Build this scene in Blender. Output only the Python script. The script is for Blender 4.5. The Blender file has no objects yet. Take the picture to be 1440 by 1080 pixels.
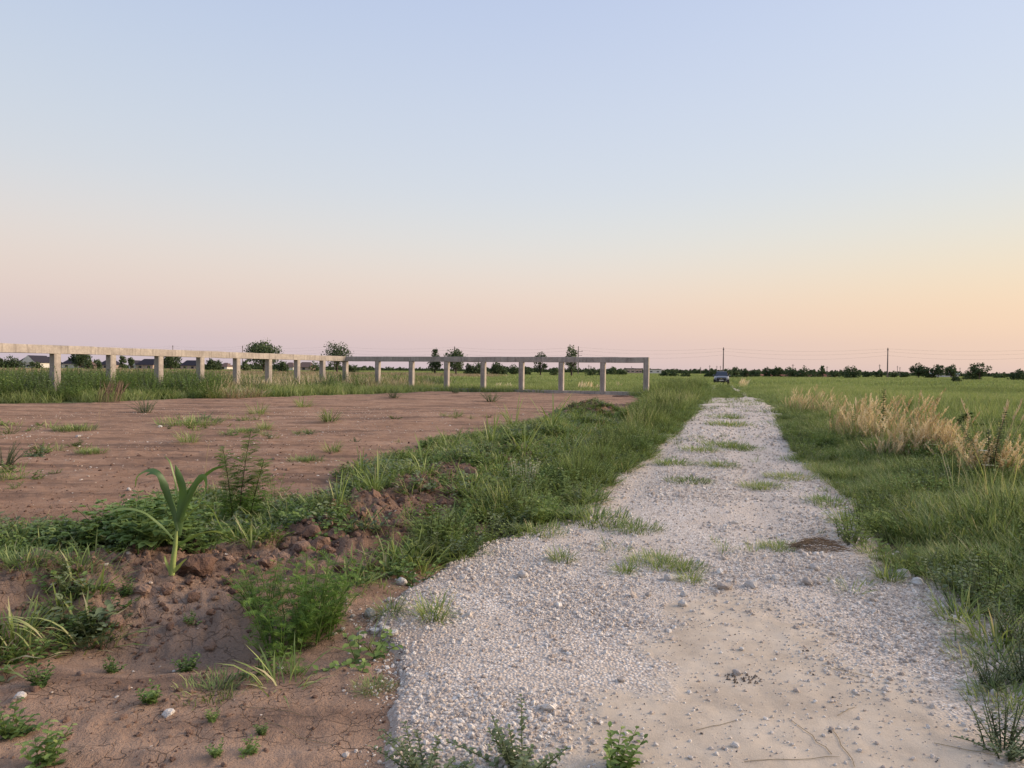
import bpy, bmesh, math, random
import numpy as np
from mathutils import Vector, Matrix, Euler

random.seed(7)
RNG = np.random.default_rng(11)
R = math.radians
SC = bpy.context.scene
COL = SC.collection

# ------------------------------------------------------------------ camera
FPX = 1000.0                       # focal length in pixels of the 1440 px wide photograph
EYE = Vector((0.0, 0.0, 1.6))
PITCH, ROLL = R(1.12), R(0.56)
_F = Vector((0, math.cos(PITCH), -math.sin(PITCH)))
_R0 = Vector((1, 0, 0)); _U0 = _R0.cross(_F)
_R = _R0 * math.cos(ROLL) + _U0 * math.sin(ROLL)
_U = _U0 * math.cos(ROLL) - _R0 * math.sin(ROLL)
cam_d = bpy.data.cameras.new('camera'); cam = bpy.data.objects.new('camera', cam_d); COL.objects.link(cam)
cam_d.sensor_width = 36; cam_d.lens = 36 * FPX / 1440; cam_d.clip_start = 0.05; cam_d.clip_end = 20000
cam.matrix_world = Matrix(((_R.x, _U.x, -_F.x, EYE.x), (_R.y, _U.y, -_F.y, EYE.y), (_R.z, _U.z, -_F.z, EYE.z), (0, 0, 0, 1)))
SC.camera = cam

# ------------------------------------------------------------------ sky, sun, exposure
SUN_AZ, SUN_EL = R(80), R(18)       # azimuth to the right of the view direction
sun_dir = Vector((math.sin(SUN_AZ) * math.cos(SUN_EL), math.cos(SUN_AZ) * math.cos(SUN_EL), math.sin(SUN_EL)))
sd_ = bpy.data.lights.new('sun', 'SUN'); sd_.energy = 4.9; sd_.angle = R(42); sd_.color = (1.0, 0.77, 0.54)
sun = bpy.data.objects.new('sun', sd_); COL.objects.link(sun)
sun.rotation_euler = sun_dir.to_track_quat('Z', 'Y').to_euler()
SC.view_settings.view_transform = 'Standard'; SC.view_settings.look = 'None'
SC.view_settings.exposure = 0.16; SC.view_settings.gamma = 1.0; SC.view_settings.use_curve_mapping = False

def lin(r, g, b):
    return tuple(((c / 255) / 12.92 if c / 255 <= 0.04045 else ((c / 255 + 0.055) / 1.055) ** 2.4) for c in (r, g, b)) + (1.0,)

W = bpy.data.worlds.new('World'); SC.world = W; W.use_nodes = True
nt = W.node_tree; nt.nodes.clear(); N = nt.nodes; L = nt.links
def wn(t, **k):
    n = N.new(t)
    for a, v in k.items(): setattr(n, a, v)
    return n
def wmath(op, a, b=None, clamp=False):
    n = wn('ShaderNodeMath', operation=op, use_clamp=clamp)
    for i, v in enumerate((a, b)):
        if v is None: continue
        if isinstance(v, (int, float)): n.inputs[i].default_value = v
        else: L.new(v, n.inputs[i])
    return n.outputs[0]
tc = wn('ShaderNodeTexCoord'); sep = wn('ShaderNodeSeparateXYZ'); L.new(tc.outputs['Generated'], sep.inputs[0])
elev = wmath('MAXIMUM', sep.outputs[2], 0.0)
hl = wmath('MAXIMUM', wmath('SQRT', wmath('SUBTRACT', 1.0, wmath('MULTIPLY', elev, elev))), 0.01)
azd = wmath('DIVIDE', wmath('ADD', wmath('MULTIPLY', sep.outputs[0], math.sin(SUN_AZ)), wmath('MULTIPLY', sep.outputs[1], math.cos(SUN_AZ))), hl)
def ramp(stops):
    n = wn('ShaderNodeValToRGB'); cr = n.color_ramp; cr.interpolation = 'B_SPLINE'
    while len(cr.elements) > 1: cr.elements.remove(cr.elements[-1])
    cr.elements[0].position = stops[0][0]; cr.elements[0].color = lin(*stops[0][1])
    for p, c in stops[1:]:
        e = cr.elements.new(p); e.color = lin(*c)
    L.new(wmath('POWER', elev, 0.5), n.inputs[0]); return n.outputs[0]
SKYK = [0, 2.2, 4.5, 7, 10, 14, 20, 27, 45, 90]          # degrees above the horizon
EL = [math.sqrt(math.sin(R(a))) for a in SKYK]
away = ramp(list(zip(EL, [(190,180,194),(205,187,194),(219,198,192),(225,208,198),(222,214,209),(209,214,220),(198,209,224),(184,199,225),(172,190,224),(166,186,222)])))
mid = ramp(list(zip(EL, [(205,188,194),(222,195,190),(233,206,189),(232,216,203),(223,222,217),(211,218,227),(202,212,230),(190,203,230),(176,192,226),(166,186,222)])))
near = ramp(list(zip(EL, [(214,188,182),(236,202,176),(243,211,176),(238,219,188),(229,223,207),(216,222,226),(207,217,234),(200,212,236),(182,198,228),(166,186,222)])))
def mixc(f, a, b):
    n = wn('ShaderNodeMix', data_type='RGBA'); L.new(f, n.inputs[0]); L.new(a, n.inputs[6]); L.new(b, n.inputs[7]); return n.outputs[2]
def mr(v, a, b):
    n = wn('ShaderNodeMapRange', interpolation_type='SMOOTHSTEP'); L.new(v, n.inputs[0]); n.inputs[1].default_value = a; n.inputs[2].default_value = b; return n.outputs[0]
# view left edge: cos(78+36)= -0.41, centre 0.21, right edge 0.74
skyc = mixc(mr(azd, 0.15, 0.95), mixc(mr(azd, -0.65, 0.45), away, mid), near)
bgA = wn('ShaderNodeBackground'); L.new(skyc, bgA.inputs[0])
gl = wmath('POWER', wmath('MAXIMUM', azd, 0.0), 12.0)
glow = wmath('MULTIPLY', gl, wmath('POWER', wmath('SUBTRACT', 1.0, elev), 10.0))
L.new(wmath('ADD', 1.03, wmath('MULTIPLY', glow, 1.3)), bgA.inputs[1])
ns = wn('ShaderNodeTexSky', sky_type='NISHITA'); ns.sun_disc = False; ns.sun_elevation = SUN_EL; ns.sun_rotation = SUN_AZ
bgB = wn('ShaderNodeBackground'); L.new(ns.outputs[0], bgB.inputs[0]); bgB.inputs[1].default_value = 0.05
mixw = wn('ShaderNodeMixShader'); mixw.inputs[0].default_value = 0.12; L.new(bgA.outputs[0], mixw.inputs[1]); L.new(bgB.outputs[0], mixw.inputs[2])
wo = wn('ShaderNodeOutputWorld'); L.new(mixw.outputs[0], wo.inputs[0])

# ------------------------------------------------------------------ small maths helpers
def ray(px, py):
    return (_F + _R * ((px - 720) / FPX) + _U * ((540 - py) / FPX))
def flat(px, py, z=0.0):
    d = ray(px, py); t = (z - EYE.z) / d.z
    return (EYE.x + d.x * t, EYE.y + d.y * t)
def at_depth(px, y_depth):
    d = ray(px, 520); return d.x / d.y * y_depth
def z_at(px, py, y_depth):
    d = ray(px, py); return EYE.z + d.z / d.y * y_depth

def _hash(ix, iy, s):
    h = (ix.astype(np.int64) * 374761393 + iy.astype(np.int64) * 668265263 + s * 974634777) & 0x7fffffff
    h = ((h ^ (h >> 13)) * 1274126177) & 0x7fffffff
    return ((h ^ (h >> 16)) & 0xffff) / 65535.0
def vnoise(x, y, s=0):
    ix = np.floor(x); iy = np.floor(y); fx = x - ix; fy = y - iy
    fx = fx * fx * (3 - 2 * fx); fy = fy * fy * (3 - 2 * fy)
    a = _hash(ix, iy, s); b = _hash(ix + 1, iy, s); c = _hash(ix, iy + 1, s); d = _hash(ix + 1, iy + 1, s)
    return (a + (b - a) * fx) * (1 - fy) + (c + (d - c) * fx) * fy
def fbm(x, y, f, o, s=0, g=0.5):
    x = np.asarray(x, float); y = np.asarray(y, float); t = 0; a = 1; w = 0
    for i in range(o):
        t = t + a * (vnoise(x * f + 17.3 * i, y * f - 9.1 * i, s + i) - 0.5) * 2; w += a; a *= g; f *= 2.03
    return t / w
def poly_sd(P, x, y):
    """signed distance to polygon, positive inside"""
    x = np.asarray(x, float); y = np.asarray(y, float)
    d = np.full(x.shape, 1e18); ins = np.zeros(x.shape, bool); n = len(P)
    for i in range(n):
        ax, ay = P[i]; bx, by = P[(i + 1) % n]; ex, ey = bx - ax, by - ay
        t = np.clip(((x - ax) * ex + (y - ay) * ey) / (ex * ex + ey * ey + 1e-12), 0, 1)
        d = np.minimum(d, (x - ax - ex * t) ** 2 + (y - ay - ey * t) ** 2)
        c = ((ay > y) != (by > y)) & (x < (bx - ax) * (y - ay) / ((by - ay) if abs(by - ay) > 1e-12 else 1e-12) + ax)
        ins ^= c
    d = np.sqrt(d); return np.where(ins, d, -d)
def line_d(P, x, y):
    x = np.asarray(x, float); y = np.asarray(y, float); d = np.full(x.shape, 1e18)
    for (ax, ay), (bx, by) in zip(P[:-1], P[1:]):
        ex, ey = bx - ax, by - ay
        t = np.clip(((x - ax) * ex + (y - ay) * ey) / (ex * ex + ey * ey), 0, 1)
        d = np.minimum(d, (x - ax - ex * t) ** 2 + (y - ay - ey * t) ** 2)
    return np.sqrt(d)
def sstep(a, b, v):
    t = np.clip((v - a) / (b - a), 0, 1); return t * t * (3 - 2 * t)

# ------------------------------------------------------------------ where things lie on the ground
P_ROAD = [flat(*p) for p in [(520,1700),(548,1080),(545,1010),(572,955),(560,905),(528,886),(552,858),(600,822),(652,780),(720,752),(790,728),(835,700),(862,672),(900,640),(945,602),(968,580),(984,566),(995,556),(1002,546),(1004,538),
          (1027,538),(1032,546),(1052,556),(1072,564),(1092,585),(1108,608),(1130,640),(1160,672),(1215,712),(1240,745),(1222,775),(1262,800),(1350,838),(1428,880),(1500,925),(1600,1000),(1750,1100),(2300,1700)]]
P_SAND = [flat(*p) for p in [(760,1500),(755,1080),(800,1000),(900,945),(905,900),(935,850),(1010,835),(1080,860),(1190,912),(1270,955),(1350,1000),(1470,1080),(1700,1500)]]
P_DIRT = [flat(*p) for p in [(-1500,571),(-400,571),(0,569),(140,567),(300,561),(420,557),(600,551),(860,555),(900,560),(905,575),(880,590),(860,612),(800,640),(745,690),(690,735),(620,775),(600,850),(640,1080),(700,1700),(-1800,1700)]]
P_RIDGE = [flat(*p) for p in [(40,850),(160,835),(260,815),(350,805),(430,790),(500,760),(560,720),(640,680),(720,650),(800,610),(835,592),(900,575)]]
P_BOWL = flat(265, 905)
MOUND = flat(822, 592)
Z_BANK = [flat(*p) for p in [(70,812),(200,822),(360,815),(350,880),(300,905),(220,918),(130,892),(70,860)]]
def rut_w(x, y):
    u = np.abs(x - (0.294 * y - 0.35)) - 0.78; return np.exp(-(u / 0.24) ** 2) * sstep(5, 9, y)
def road_sd(x, y): return poly_sd(P_ROAD, x, y)
def dirt_sd(x, y): return poly_sd(P_DIRT, x, y)
def ridge_w(x, y):
    d = line_d(P_RIDGE, x, y); r = np.hypot(x, y)
    return np.exp(-(d / (0.42 + r * 0.035)) ** 2)
def H(x, y):
    x = np.asarray(x, float); y = np.asarray(y, float); r = np.hypot(x, y)
    z = 0.05 * fbm(x, y, 0.12, 2, 3) * sstep(6, 20, r)
    w = ridge_w(x, y); rs = road_sd(x, y)
    k = sstep(0.0, 0.6, -rs)
    z = z + k * w * (0.13 + 0.15 * fbm(x, y, 1.1, 3, 5))
    z = z - 0.13 * np.exp(-(((x - P_BOWL[0]) / 0.75) ** 2 + ((y - P_BOWL[1]) / 0.35) ** 2))
    z = z + 0.42 * np.exp(-(((x - MOUND[0]) / 0.85) ** 2 + ((y - MOUND[1]) / 0.8) ** 2)) * (1 + 0.4 * fbm(x, y, 2.2, 3, 8))
    return z
def dirt_micro(x, y):
    w = np.clip(ridge_w(x, y) * 1.3, 0, 1)
    w = np.maximum(w, 0.75 * sstep(-0.15, 0.2, poly_sd(Z_BANK, x, y)))
    w = np.maximum(w, np.exp(-(((x - MOUND[0]) / 1.2) ** 2 + ((y - MOUND[1]) / 1.1) ** 2)))
    k = sstep(-0.05, 0.35, -road_sd(x, y))
    clod = np.abs(fbm(x, y, 4.5, 4, 21, 0.6)) * 0.15 + np.abs(fbm(x + 3, y, 13.0, 4, 25, 0.7)) * 0.075
    crx = 0; rut = 0.09 * np.maximum(0, fbm(x * 0.35 + y * 0.1, y * 1.6, 1.0, 4, 31, 0.6)) + 0.028 * fbm(x, y, 3.5, 6, 33, 0.65)
    foot = 0.012 * np.abs(fbm(x, y, 9, 3, 37))
    return k * (w * clod + (1 - w * 0.8) * (rut + foot))
def dirt_z(x, y):
    s = dirt_sd(x, y) + 0.25 * fbm(x, y, 1.3, 3, 41) * np.clip(np.hypot(x, y) / 10, 0.4, 3)
    return H(x, y) + 0.02 + dirt_micro(x, y) * sstep(-0.2, 0.4, s) + np.minimum(0, s * 0.35).clip(-0.25, 0)
def road_z(x, y):
    rr = np.hypot(x, y)
    s = road_sd(x, y) + 0.22 * fbm(x, y, 1.8, 4, 51, 0.6) * np.clip(rr / 9, 0.6, 2.2)
    return H(x, y) + 0.045 - 0.022 * rut_w(x, y) + 0.010 * fbm(x, y, 1.2, 3, 53) + 0.006 * fbm(x, y, 9, 3, 55) + np.minimum(0, (s - 0.05) * 0.5).clip(-0.3, 0)
def ground_z(x, y):
    ds = dirt_sd(x, y); rs = road_sd(x, y)
    return H(x, y) + 0.015 * fbm(x, y, 2.0, 3, 61) - 0.13 * sstep(0.1, 0.7, ds) - 0.10 * sstep(0.35, 0.9, rs)
def surf(x, y):
    x = np.asarray(x, float); y = np.asarray(y, float)
    return np.maximum(np.maximum(ground_z(x, y), dirt_z(x, y)), road_z(x, y))
def surf1(x, y): return float(surf(np.array([x]), np.array([y]))[0])
def gp(px, py):
    """the point of the ground seen at that pixel of the photograph"""
    d = ray(px, py); te = -EYE.z / d.z * 1.08 + 0.3; ts = np.linspace(max(1.0, te * 0.6), te, 90)
    for _ in range(2):
        h = EYE.z + d.z * ts - surf(d.x * ts, d.y * ts); i = int(np.argmax(h <= 0)) if (h <= 0).any() else len(ts) - 1
        ts = np.linspace(ts[max(i - 1, 0)], ts[i], 12)
    t = float(ts[-1]); return d.x * t, d.y * t, surf1(d.x * t, d.y * t)

# ------------------------------------------------------------------ object helpers
def tag(o, label=None, cat=None, group=None, kind=None):
    if label: o['label'] = label
    if cat: o['category'] = cat
    if group: o['group'] = group
    if kind: o['kind'] = kind
    return o
def link(name, me, parent=None, loc=None, rz=None, sc=None):
    o = bpy.data.objects.new(name, me); COL.objects.link(o)
    if parent: o.parent = parent
    if loc is not None: o.location = loc
    if rz is not None: o.rotation_euler = (0, 0, rz)
    if sc is not None: o.scale = (sc, sc, sc) if isinstance(sc, (int, float)) else sc
    return o
def empty(name, loc, rz=0):
    o = bpy.data.objects.new(name, None); COL.objects.link(o); o.location = loc; o.rotation_euler = (0, 0, rz); o.empty_display_size = 0.2; return o
def me_np(name, V, F, mats, tint=None, mi=None, smooth=False):
    """mesh from numpy vertices and a list of (faces array) groups"""
    me = bpy.data.meshes.new(name)
    V = np.asarray(V, np.float32); me.vertices.add(len(V)); me.vertices.foreach_set('co', V.ravel())
    groups = F if isinstance(F, list) else [F]
    groups = [np.asarray(g, np.int32) for g in groups if len(g)]
    tot = [np.full(len(g), g.shape[1], np.int32) for g in groups]
    lt = np.concatenate(tot); li = np.concatenate([g.ravel() for g in groups])
    me.loops.add(len(li)); me.loops.foreach_set('vertex_index', li)
    me.polygons.add(len(lt)); ls = np.concatenate([[0], np.cumsum(lt)[:-1]]).astype(np.int32)
    me.polygons.foreach_set('loop_start', ls); me.polygons.foreach_set('loop_total', lt)
    if smooth: me.polygons.foreach_set('use_smooth', np.ones(len(lt), bool))
    for m in (mats if isinstance(mats, (list, tuple)) else [mats]): me.materials.append(m)
    if mi is not None: me.polygons.foreach_set('material_index', np.asarray(mi, np.int32))
    if tint is not None:
        a = me.attributes.new('tint', 'FLOAT', 'POINT'); a.data.foreach_set('value', np.asarray(tint, np.float32))
    me.update(calc_edges=True); me.validate(); return me

class Buf:
    """collects strips and leaf faces"""
    def __init__(s): s.V = []; s.T = []; s.Q = []; s.tint = []; s.n = 0; s.mq = []; s.mt = []; s.m = 0
    def add(s, V, Q=(), T=(), tint=0.5):
        V = np.asarray(V, float).reshape(-1, 3); s.V.append(V)
        for q in Q: s.Q.append([i + s.n for i in q]); s.mq.append(s.m)
        for t in T: s.T.append([i + s.n for i in t]); s.mt.append(s.m)
        s.tint += [tint] * len(V) if isinstance(tint, (int, float)) else list(tint)
        s.n += len(V)
    def strip(s, P, Wd, side, tint=0.5, fold=0.0, t2=None):
        """a flat blade along points P with half-widths Wd; side: width directions"""
        P = np.asarray(P, float); n = len(P); side = np.asarray(side, float)
        if side.ndim == 1: side = np.tile(side, (n, 1))
        V = []
        if fold:
            for i in range(n):
                tg = P[min(i + 1, n - 1)] - P[max(i - 1, 0)]; nr = np.cross(side[i], tg); nr /= np.linalg.norm(nr) + 1e-9
                V += [P[i] - side[i] * Wd[i] + nr * Wd[i] * fold, P[i], P[i] + side[i] * Wd[i] + nr * Wd[i] * fold]
            Q = [(3*i, 3*i+1, 3*i+4, 3*i+3) for i in range(n-1)] + [(3*i+1, 3*i+2, 3*i+5, 3*i+4) for i in range(n-1)]
            tt = tint if t2 is None else [tint + (t2 - tint) * (k // 3) / (n - 1) for k in range(3 * n)]
            s.add(V, Q, tint=tt)
        else:
            for i in range(n - 1): V += [P[i] - side[i] * Wd[i], P[i] + side[i] * Wd[i]]
            V.append(P[-1])
            tt = tint if t2 is None else [tint + (t2 - tint) * (k // 2) / (n - 1) for k in range(2 * n - 1)]
            s.add(V, [(2*i, 2*i+1, 2*i+3, 2*i+2) for i in range(n-2)], [(2*n-4, 2*n-3, 2*n-2)], tt)
    def tube(s, P, rad, sides=4, tint=0.5):
        P = np.asarray(P, float); n = len(P); V = []
        for i in range(n):
            tg = P[min(i+1, n-1)] - P[max(i-1, 0)]; tg /= np.linalg.norm(tg) + 1e-9
            a = np.cross(tg, (0.3, 0.9, 0.1)); a /= np.linalg.norm(a) + 1e-9; b = np.cross(tg, a)
            r = rad[i] if hasattr(rad, '__len__') else rad
            V += [P[i] + (a * math.cos(2*math.pi*k/sides) + b * math.sin(2*math.pi*k/sides)) * r for k in range(sides)]
        s.add(V, [(i*sides+k, i*sides+(k+1) % sides, (i+1)*sides+(k+1) % sides, (i+1)*sides+k) for i in range(n-1) for k in range(sides)], tint=tint)
    def mesh(s, name, mats, smooth=False):
        F = [np.array(g) for g in (s.Q, s.T) if g]
        mi = (s.mq if s.Q else []) + (s.mt if s.T else [])
        return me_np(name, np.concatenate(s.V), F, mats, s.tint, mi, smooth)

def arc(base, az, lean, length, bend, n=5):
    """points of a stem that leaves BASE at LEAN from the vertical and curves over by BEND"""
    p = np.array(base, float); out = [p.copy()]; a = lean
    for i in range(n - 1):
        a += bend / (n - 1)
        p = p + np.array([math.cos(az) * math.sin(a), math.sin(az) * math.sin(a), math.cos(a)]) * length / (n - 1)
        out.append(p.copy())
    return np.array(out)
def sidev(az): return np.array([-math.sin(az), math.cos(az), 0.0])
U = random.uniform

# ------------------------------------------------------------------ materials
def new_mat(name):
    m = bpy.data.materials.new(name); m.use_nodes = True; t = m.node_tree; t.nodes.clear(); return m, t
class NT:
    def __init__(s, t): s.t = t
    def n(s, typ, **k):
        o = s.t.nodes.new(typ)
        for a, v in k.items(): setattr(o, a, v)
        return o
    def l(s, a, b): s.t.links.new(a, b)
    def m(s, op, a, b=None, c=None, clamp=False):
        o = s.n('ShaderNodeMath', operation=op, use_clamp=clamp)
        for i, v in enumerate((a, b, c)):
            if v is None: continue
            if isinstance(v, (int, float)): o.inputs[i].default_value = v
            else: s.l(v, o.inputs[i])
        return o.outputs[0]
    def noise(s, vec, scale, detail=4, rough=0.55, dist=0.0):
        o = s.n('ShaderNodeTexNoise'); s.l(vec, o.inputs['Vector']); o.inputs['Scale'].default_value = scale
        o.inputs['Detail'].default_value = detail; o.inputs['Roughness'].default_value = rough; o.inputs['Distortion'].default_value = dist; return o.outputs[0]
    def vor(s, vec, scale, feature='F1', out=0):
        o = s.n('ShaderNodeTexVoronoi', feature=feature); s.l(vec, o.inputs['Vector']); o.inputs['Scale'].default_value = scale; return o.outputs[out]
    def ramp(s, v, stops, interp='LINEAR'):
        o = s.n('ShaderNodeValToRGB'); cr = o.color_ramp; cr.interpolation = interp
        while len(cr.elements) > 1: cr.elements.remove(cr.elements[-1])
        cr.elements[0].position = stops[0][0]; cr.elements[0].color = (*stops[0][1], 1)
        for p, c in stops[1:]: cr.elements.new(p).color = (*c, 1)
        s.l(v, o.inputs[0]); return o.outputs[0]
    def mix(s, f, a, b, mode='MIX'):
        o = s.n('ShaderNodeMix', data_type='RGBA', blend_type=mode)
        for i, v in ((0, f), (6, a), (7, b)):
            if isinstance(v, (int, float)): o.inputs[i].default_value = v
            elif isinstance(v, tuple): o.inputs[i].default_value = (*v, 1)
            else: s.l(v, o.inputs[i])
        return o.outputs[2]
    def map(s, v, a, b, c=0.0, d=1.0, smooth=True):
        o = s.n('ShaderNodeMapRange', interpolation_type='SMOOTHSTEP' if smooth else 'LINEAR'); s.l(v, o.inputs[0])
        for i, x in enumerate((a, b, c, d)): o.inputs[i + 1].default_value = x
        return o.outputs[0]
    def bump(s, h, strength, dist=0.02, prev=None):
        o = s.n('ShaderNodeBump'); o.inputs['Strength'].default_value = strength; o.inputs['Distance'].default_value = dist; s.l(h, o.inputs['Height'])
        if prev: s.l(prev, o.inputs['Normal'])
        return o.outputs[0]
    def principled(s, col, rough=0.9, normal=None, spec=0.25, metal=0.0):
        o = s.n('ShaderNodeBsdfPrincipled')
        for k, v in (('Base Color', col), ('Roughness', rough), ('Metallic', metal), ('Specular IOR Level', spec)):
            if isinstance(v, (int, float)): o.inputs[k].default_value = v
            elif isinstance(v, tuple): o.inputs[k].default_value = (*v, 1)
            else: s.l(v, o.inputs[k])
        if normal: s.l(normal, o.inputs['Normal'])
        u = s.n('ShaderNodeOutputMaterial'); s.l(o.outputs[0], u.inputs[0]); return o
    def pos(s): return s.n('ShaderNodeNewGeometry').outputs['Position']
    def attr(s, name): return s.n('ShaderNodeAttribute', attribute_name=name).outputs['Fac']

def foliage(name, stops, transl=0.35, rnd=0.35, patch=0.5, pscale=0.35, gloss=0.12):
    m, t = new_mat(name); g = NT(t)
    f = g.attr('tint')
    oi = g.n('ShaderNodeObjectInfo').outputs['Random']
    f = g.m('ADD', f, g.m('MULTIPLY', g.m('SUBTRACT', oi, 0.5), rnd))
    if patch: f = g.m('ADD', f, g.m('MULTIPLY', g.m('SUBTRACT', g.noise(g.pos(), pscale, 3), 0.5), patch), clamp=True)
    c = g.ramp(f, stops)
    d = g.n('ShaderNodeBsdfDiffuse'); g.l(c, d.inputs[0]); tr = g.n('ShaderNodeBsdfTranslucent'); g.l(g.mix(1.0, c, (1.0, 1.0, 0.7), 'MULTIPLY'), tr.inputs[0])
    ms = g.n('ShaderNodeMixShader'); ms.inputs[0].default_value = transl; g.l(d.outputs[0], ms.inputs[1]); g.l(tr.outputs[0], ms.inputs[2])
    gs = g.n('ShaderNodeBsdfGlossy'); gs.inputs['Roughness'].default_value = 0.55; gs.inputs['Color'].default_value = (0.8, 0.85, 0.8, 1)
    m2 = g.n('ShaderNodeMixShader'); m2.inputs[0].default_value = gloss * 0.25; g.l(ms.outputs[0], m2.inputs[1]); g.l(gs.outputs[0], m2.inputs[2])
    u = g.n('ShaderNodeOutputMaterial'); g.l(m2.outputs[0], u.inputs[0]); return m

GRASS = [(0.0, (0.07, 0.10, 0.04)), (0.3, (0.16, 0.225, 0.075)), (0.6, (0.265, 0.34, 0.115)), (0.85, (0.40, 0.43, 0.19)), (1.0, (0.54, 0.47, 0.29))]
M_grass = foliage('grass_blades', GRASS)
M_verge = foliage('verge_blades', [(0.0, (0.065, 0.09, 0.03)), (0.3, (0.17, 0.235, 0.065)), (0.6, (0.27, 0.35, 0.105)), (0.85, (0.40, 0.43, 0.17)), (1.0, (0.52, 0.45, 0.27))])
M_field = foliage('field_blades', [(0.0, (0.11, 0.14, 0.055)), (0.3, (0.215, 0.275, 0.09)), (0.6, (0.30, 0.37, 0.135)), (0.85, (0.42, 0.43, 0.20)), (1.0, (0.44, 0.38, 0.24))], patch=0.85, pscale=0.06)
M_leaf = foliage('weed_leaves', [(0.0, (0.05, 0.085, 0.025)), (0.4, (0.15, 0.23, 0.06)), (0.75, (0.25, 0.35, 0.10)), (1.0, (0.38, 0.44, 0.16))])
M_feather = foliage('feathery_leaves', [(0.0, (0.06, 0.11, 0.025)), (0.4, (0.15, 0.26, 0.05)), (0.75, (0.24, 0.38, 0.08)), (1.0, (0.38, 0.48, 0.14))])
M_dusty = foliage('dusty_leaves', [(0.0, (0.075, 0.10, 0.05)), (0.5, (0.18, 0.23, 0.12)), (1.0, (0.31, 0.35, 0.19))])
M_dry = foliage('dry_stalks', [(0.0, (0.15, 0.11, 0.07)), (0.4, (0.32, 0.25, 0.155)), (0.8, (0.46, 0.38, 0.25)), (1.0, (0.58, 0.49, 0.35))], transl=0.25)
M_plume = foliage('seed_plumes', [(0.0, (0.38, 0.27, 0.16)), (0.5, (0.66, 0.52, 0.35)), (1.0, (0.86, 0.75, 0.57))], transl=0.4, patch=0.2)
M_brown = foliage('dead_stems', [(0.0, (0.07, 0.045, 0.035)), (0.5, (0.17, 0.115, 0.08)), (1.0, (0.30, 0.22, 0.15))], transl=0.15)
M_corn = foliage('corn_leaf', [(0.0, (0.028, 0.075, 0.010)), (0.5, (0.085, 0.175, 0.025)), (1.0, (0.34, 0.42, 0.12))], patch=0, rnd=0, transl=0.3, gloss=0.3)
M_crown = foliage('tree_leaves', [(0.0, (0.035, 0.050, 0.028)), (0.5, (0.085, 0.12, 0.055)), (1.0, (0.18, 0.22, 0.11))], patch=0.2, transl=0.15, gloss=0.05)
M_mallow = foliage('mallow_leaves', [(0.0, (0.08, 0.13, 0.04)), (0.4, (0.17, 0.26, 0.075)), (0.75, (0.26, 0.36, 0.12)), (1.0, (0.36, 0.44, 0.18))], patch=0.2)
M_flower = foliage('white_petals', [(0.0, (0.6, 0.6, 0.52)), (1.0, (0.85, 0.85, 0.8))], patch=0)

def soil_mat():
    m, t = new_mat('bare_soil'); g = NT(t); p = g.pos()
    a = g.noise(p, 0.55, 5, 0.6); b = g.noise(p, 6, 6, 0.65); c = g.noise(p, 60, 4, 0.7)
    col = g.ramp(g.m('ADD', g.m('MULTIPLY', a, 0.5), g.m('MULTIPLY', b, 0.5)), [(0.30, (0.165, 0.090, 0.054)), (0.46, (0.275, 0.155, 0.096)), (0.58, (0.37, 0.222, 0.145)), (0.72, (0.47, 0.31, 0.22))])
    w = g.map(g.attr('damp'), 0.1, 0.9)
    col = g.mix(g.m('MULTIPLY', w, 0.85), col, g.mix(b, (0.075, 0.043, 0.031), (0.18, 0.108, 0.075)))
    col = g.mix(g.map(c, 0.35, 0.75, 0.0, 0.35), col, (0.46, 0.34, 0.26))
    col = g.mix(g.m('MULTIPLY', g.attr('crust'), 0.4), col, (0.40, 0.29, 0.22))
    col = g.mix(g.map(g.noise(p, 0.22, 5, 0.6), 0.5, 0.72, 0.0, 0.5), col, (0.15, 0.092, 0.068))
    sx = g.n('ShaderNodeMapping'); g.l(p, sx.inputs[0]); sx.inputs['Scale'].default_value = (0.25, 1.6, 1); sx.inputs['Rotation'].default_value = (0, 0, 0.12)
    streak = g.noise(sx.outputs[0], 1.0, 6, 0.6)
    col = g.mix(g.map(streak, 0.48, 0.62, 0.0, 0.65), col, (0.13, 0.082, 0.062))
    col = g.mix(g.map(streak, 0.46, 0.30, 0.0, 0.30), col, (0.50, 0.36, 0.28))
    # dry cracks on the flat crust
    ps = g.n('ShaderNodeVectorMath', operation='ADD'); g.l(p, ps.inputs[0])
    nz = g.n('ShaderNodeTexNoise'); g.l(p, nz.inputs['Vector']); nz.inputs['Scale'].default_value = 7
    sc = g.n('ShaderNodeVectorMath', operation='SCALE'); g.l(nz.outputs['Color'], sc.inputs[0]); sc.inputs[3].default_value = 0.16; g.l(sc.outputs[0], ps.inputs[1])
    ed = g.vor(ps.outputs[0], 9.0, 'DISTANCE_TO_EDGE'); crack = g.m('MULTIPLY', g.map(ed, 0.0, 0.022, 1.0, 0.0), g.m('MULTIPLY', g.attr('crust'), g.map(g.noise(p, 1.9, 2), 0.42, 0.58)))
    col = g.mix(g.m('MULTIPLY', crack, 0.38), col, (0.11, 0.07, 0.055))
    h = g.m('ADD', g.m('ADD', g.m('MULTIPLY', b, 0.6), g.m('MULTIPLY', c, 0.35)), g.m('MULTIPLY', crack, -0.35))
    nrm = g.bump(h, 1.0, 0.05)
    g.principled(col, 0.95, nrm, 0.12); return m
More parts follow.
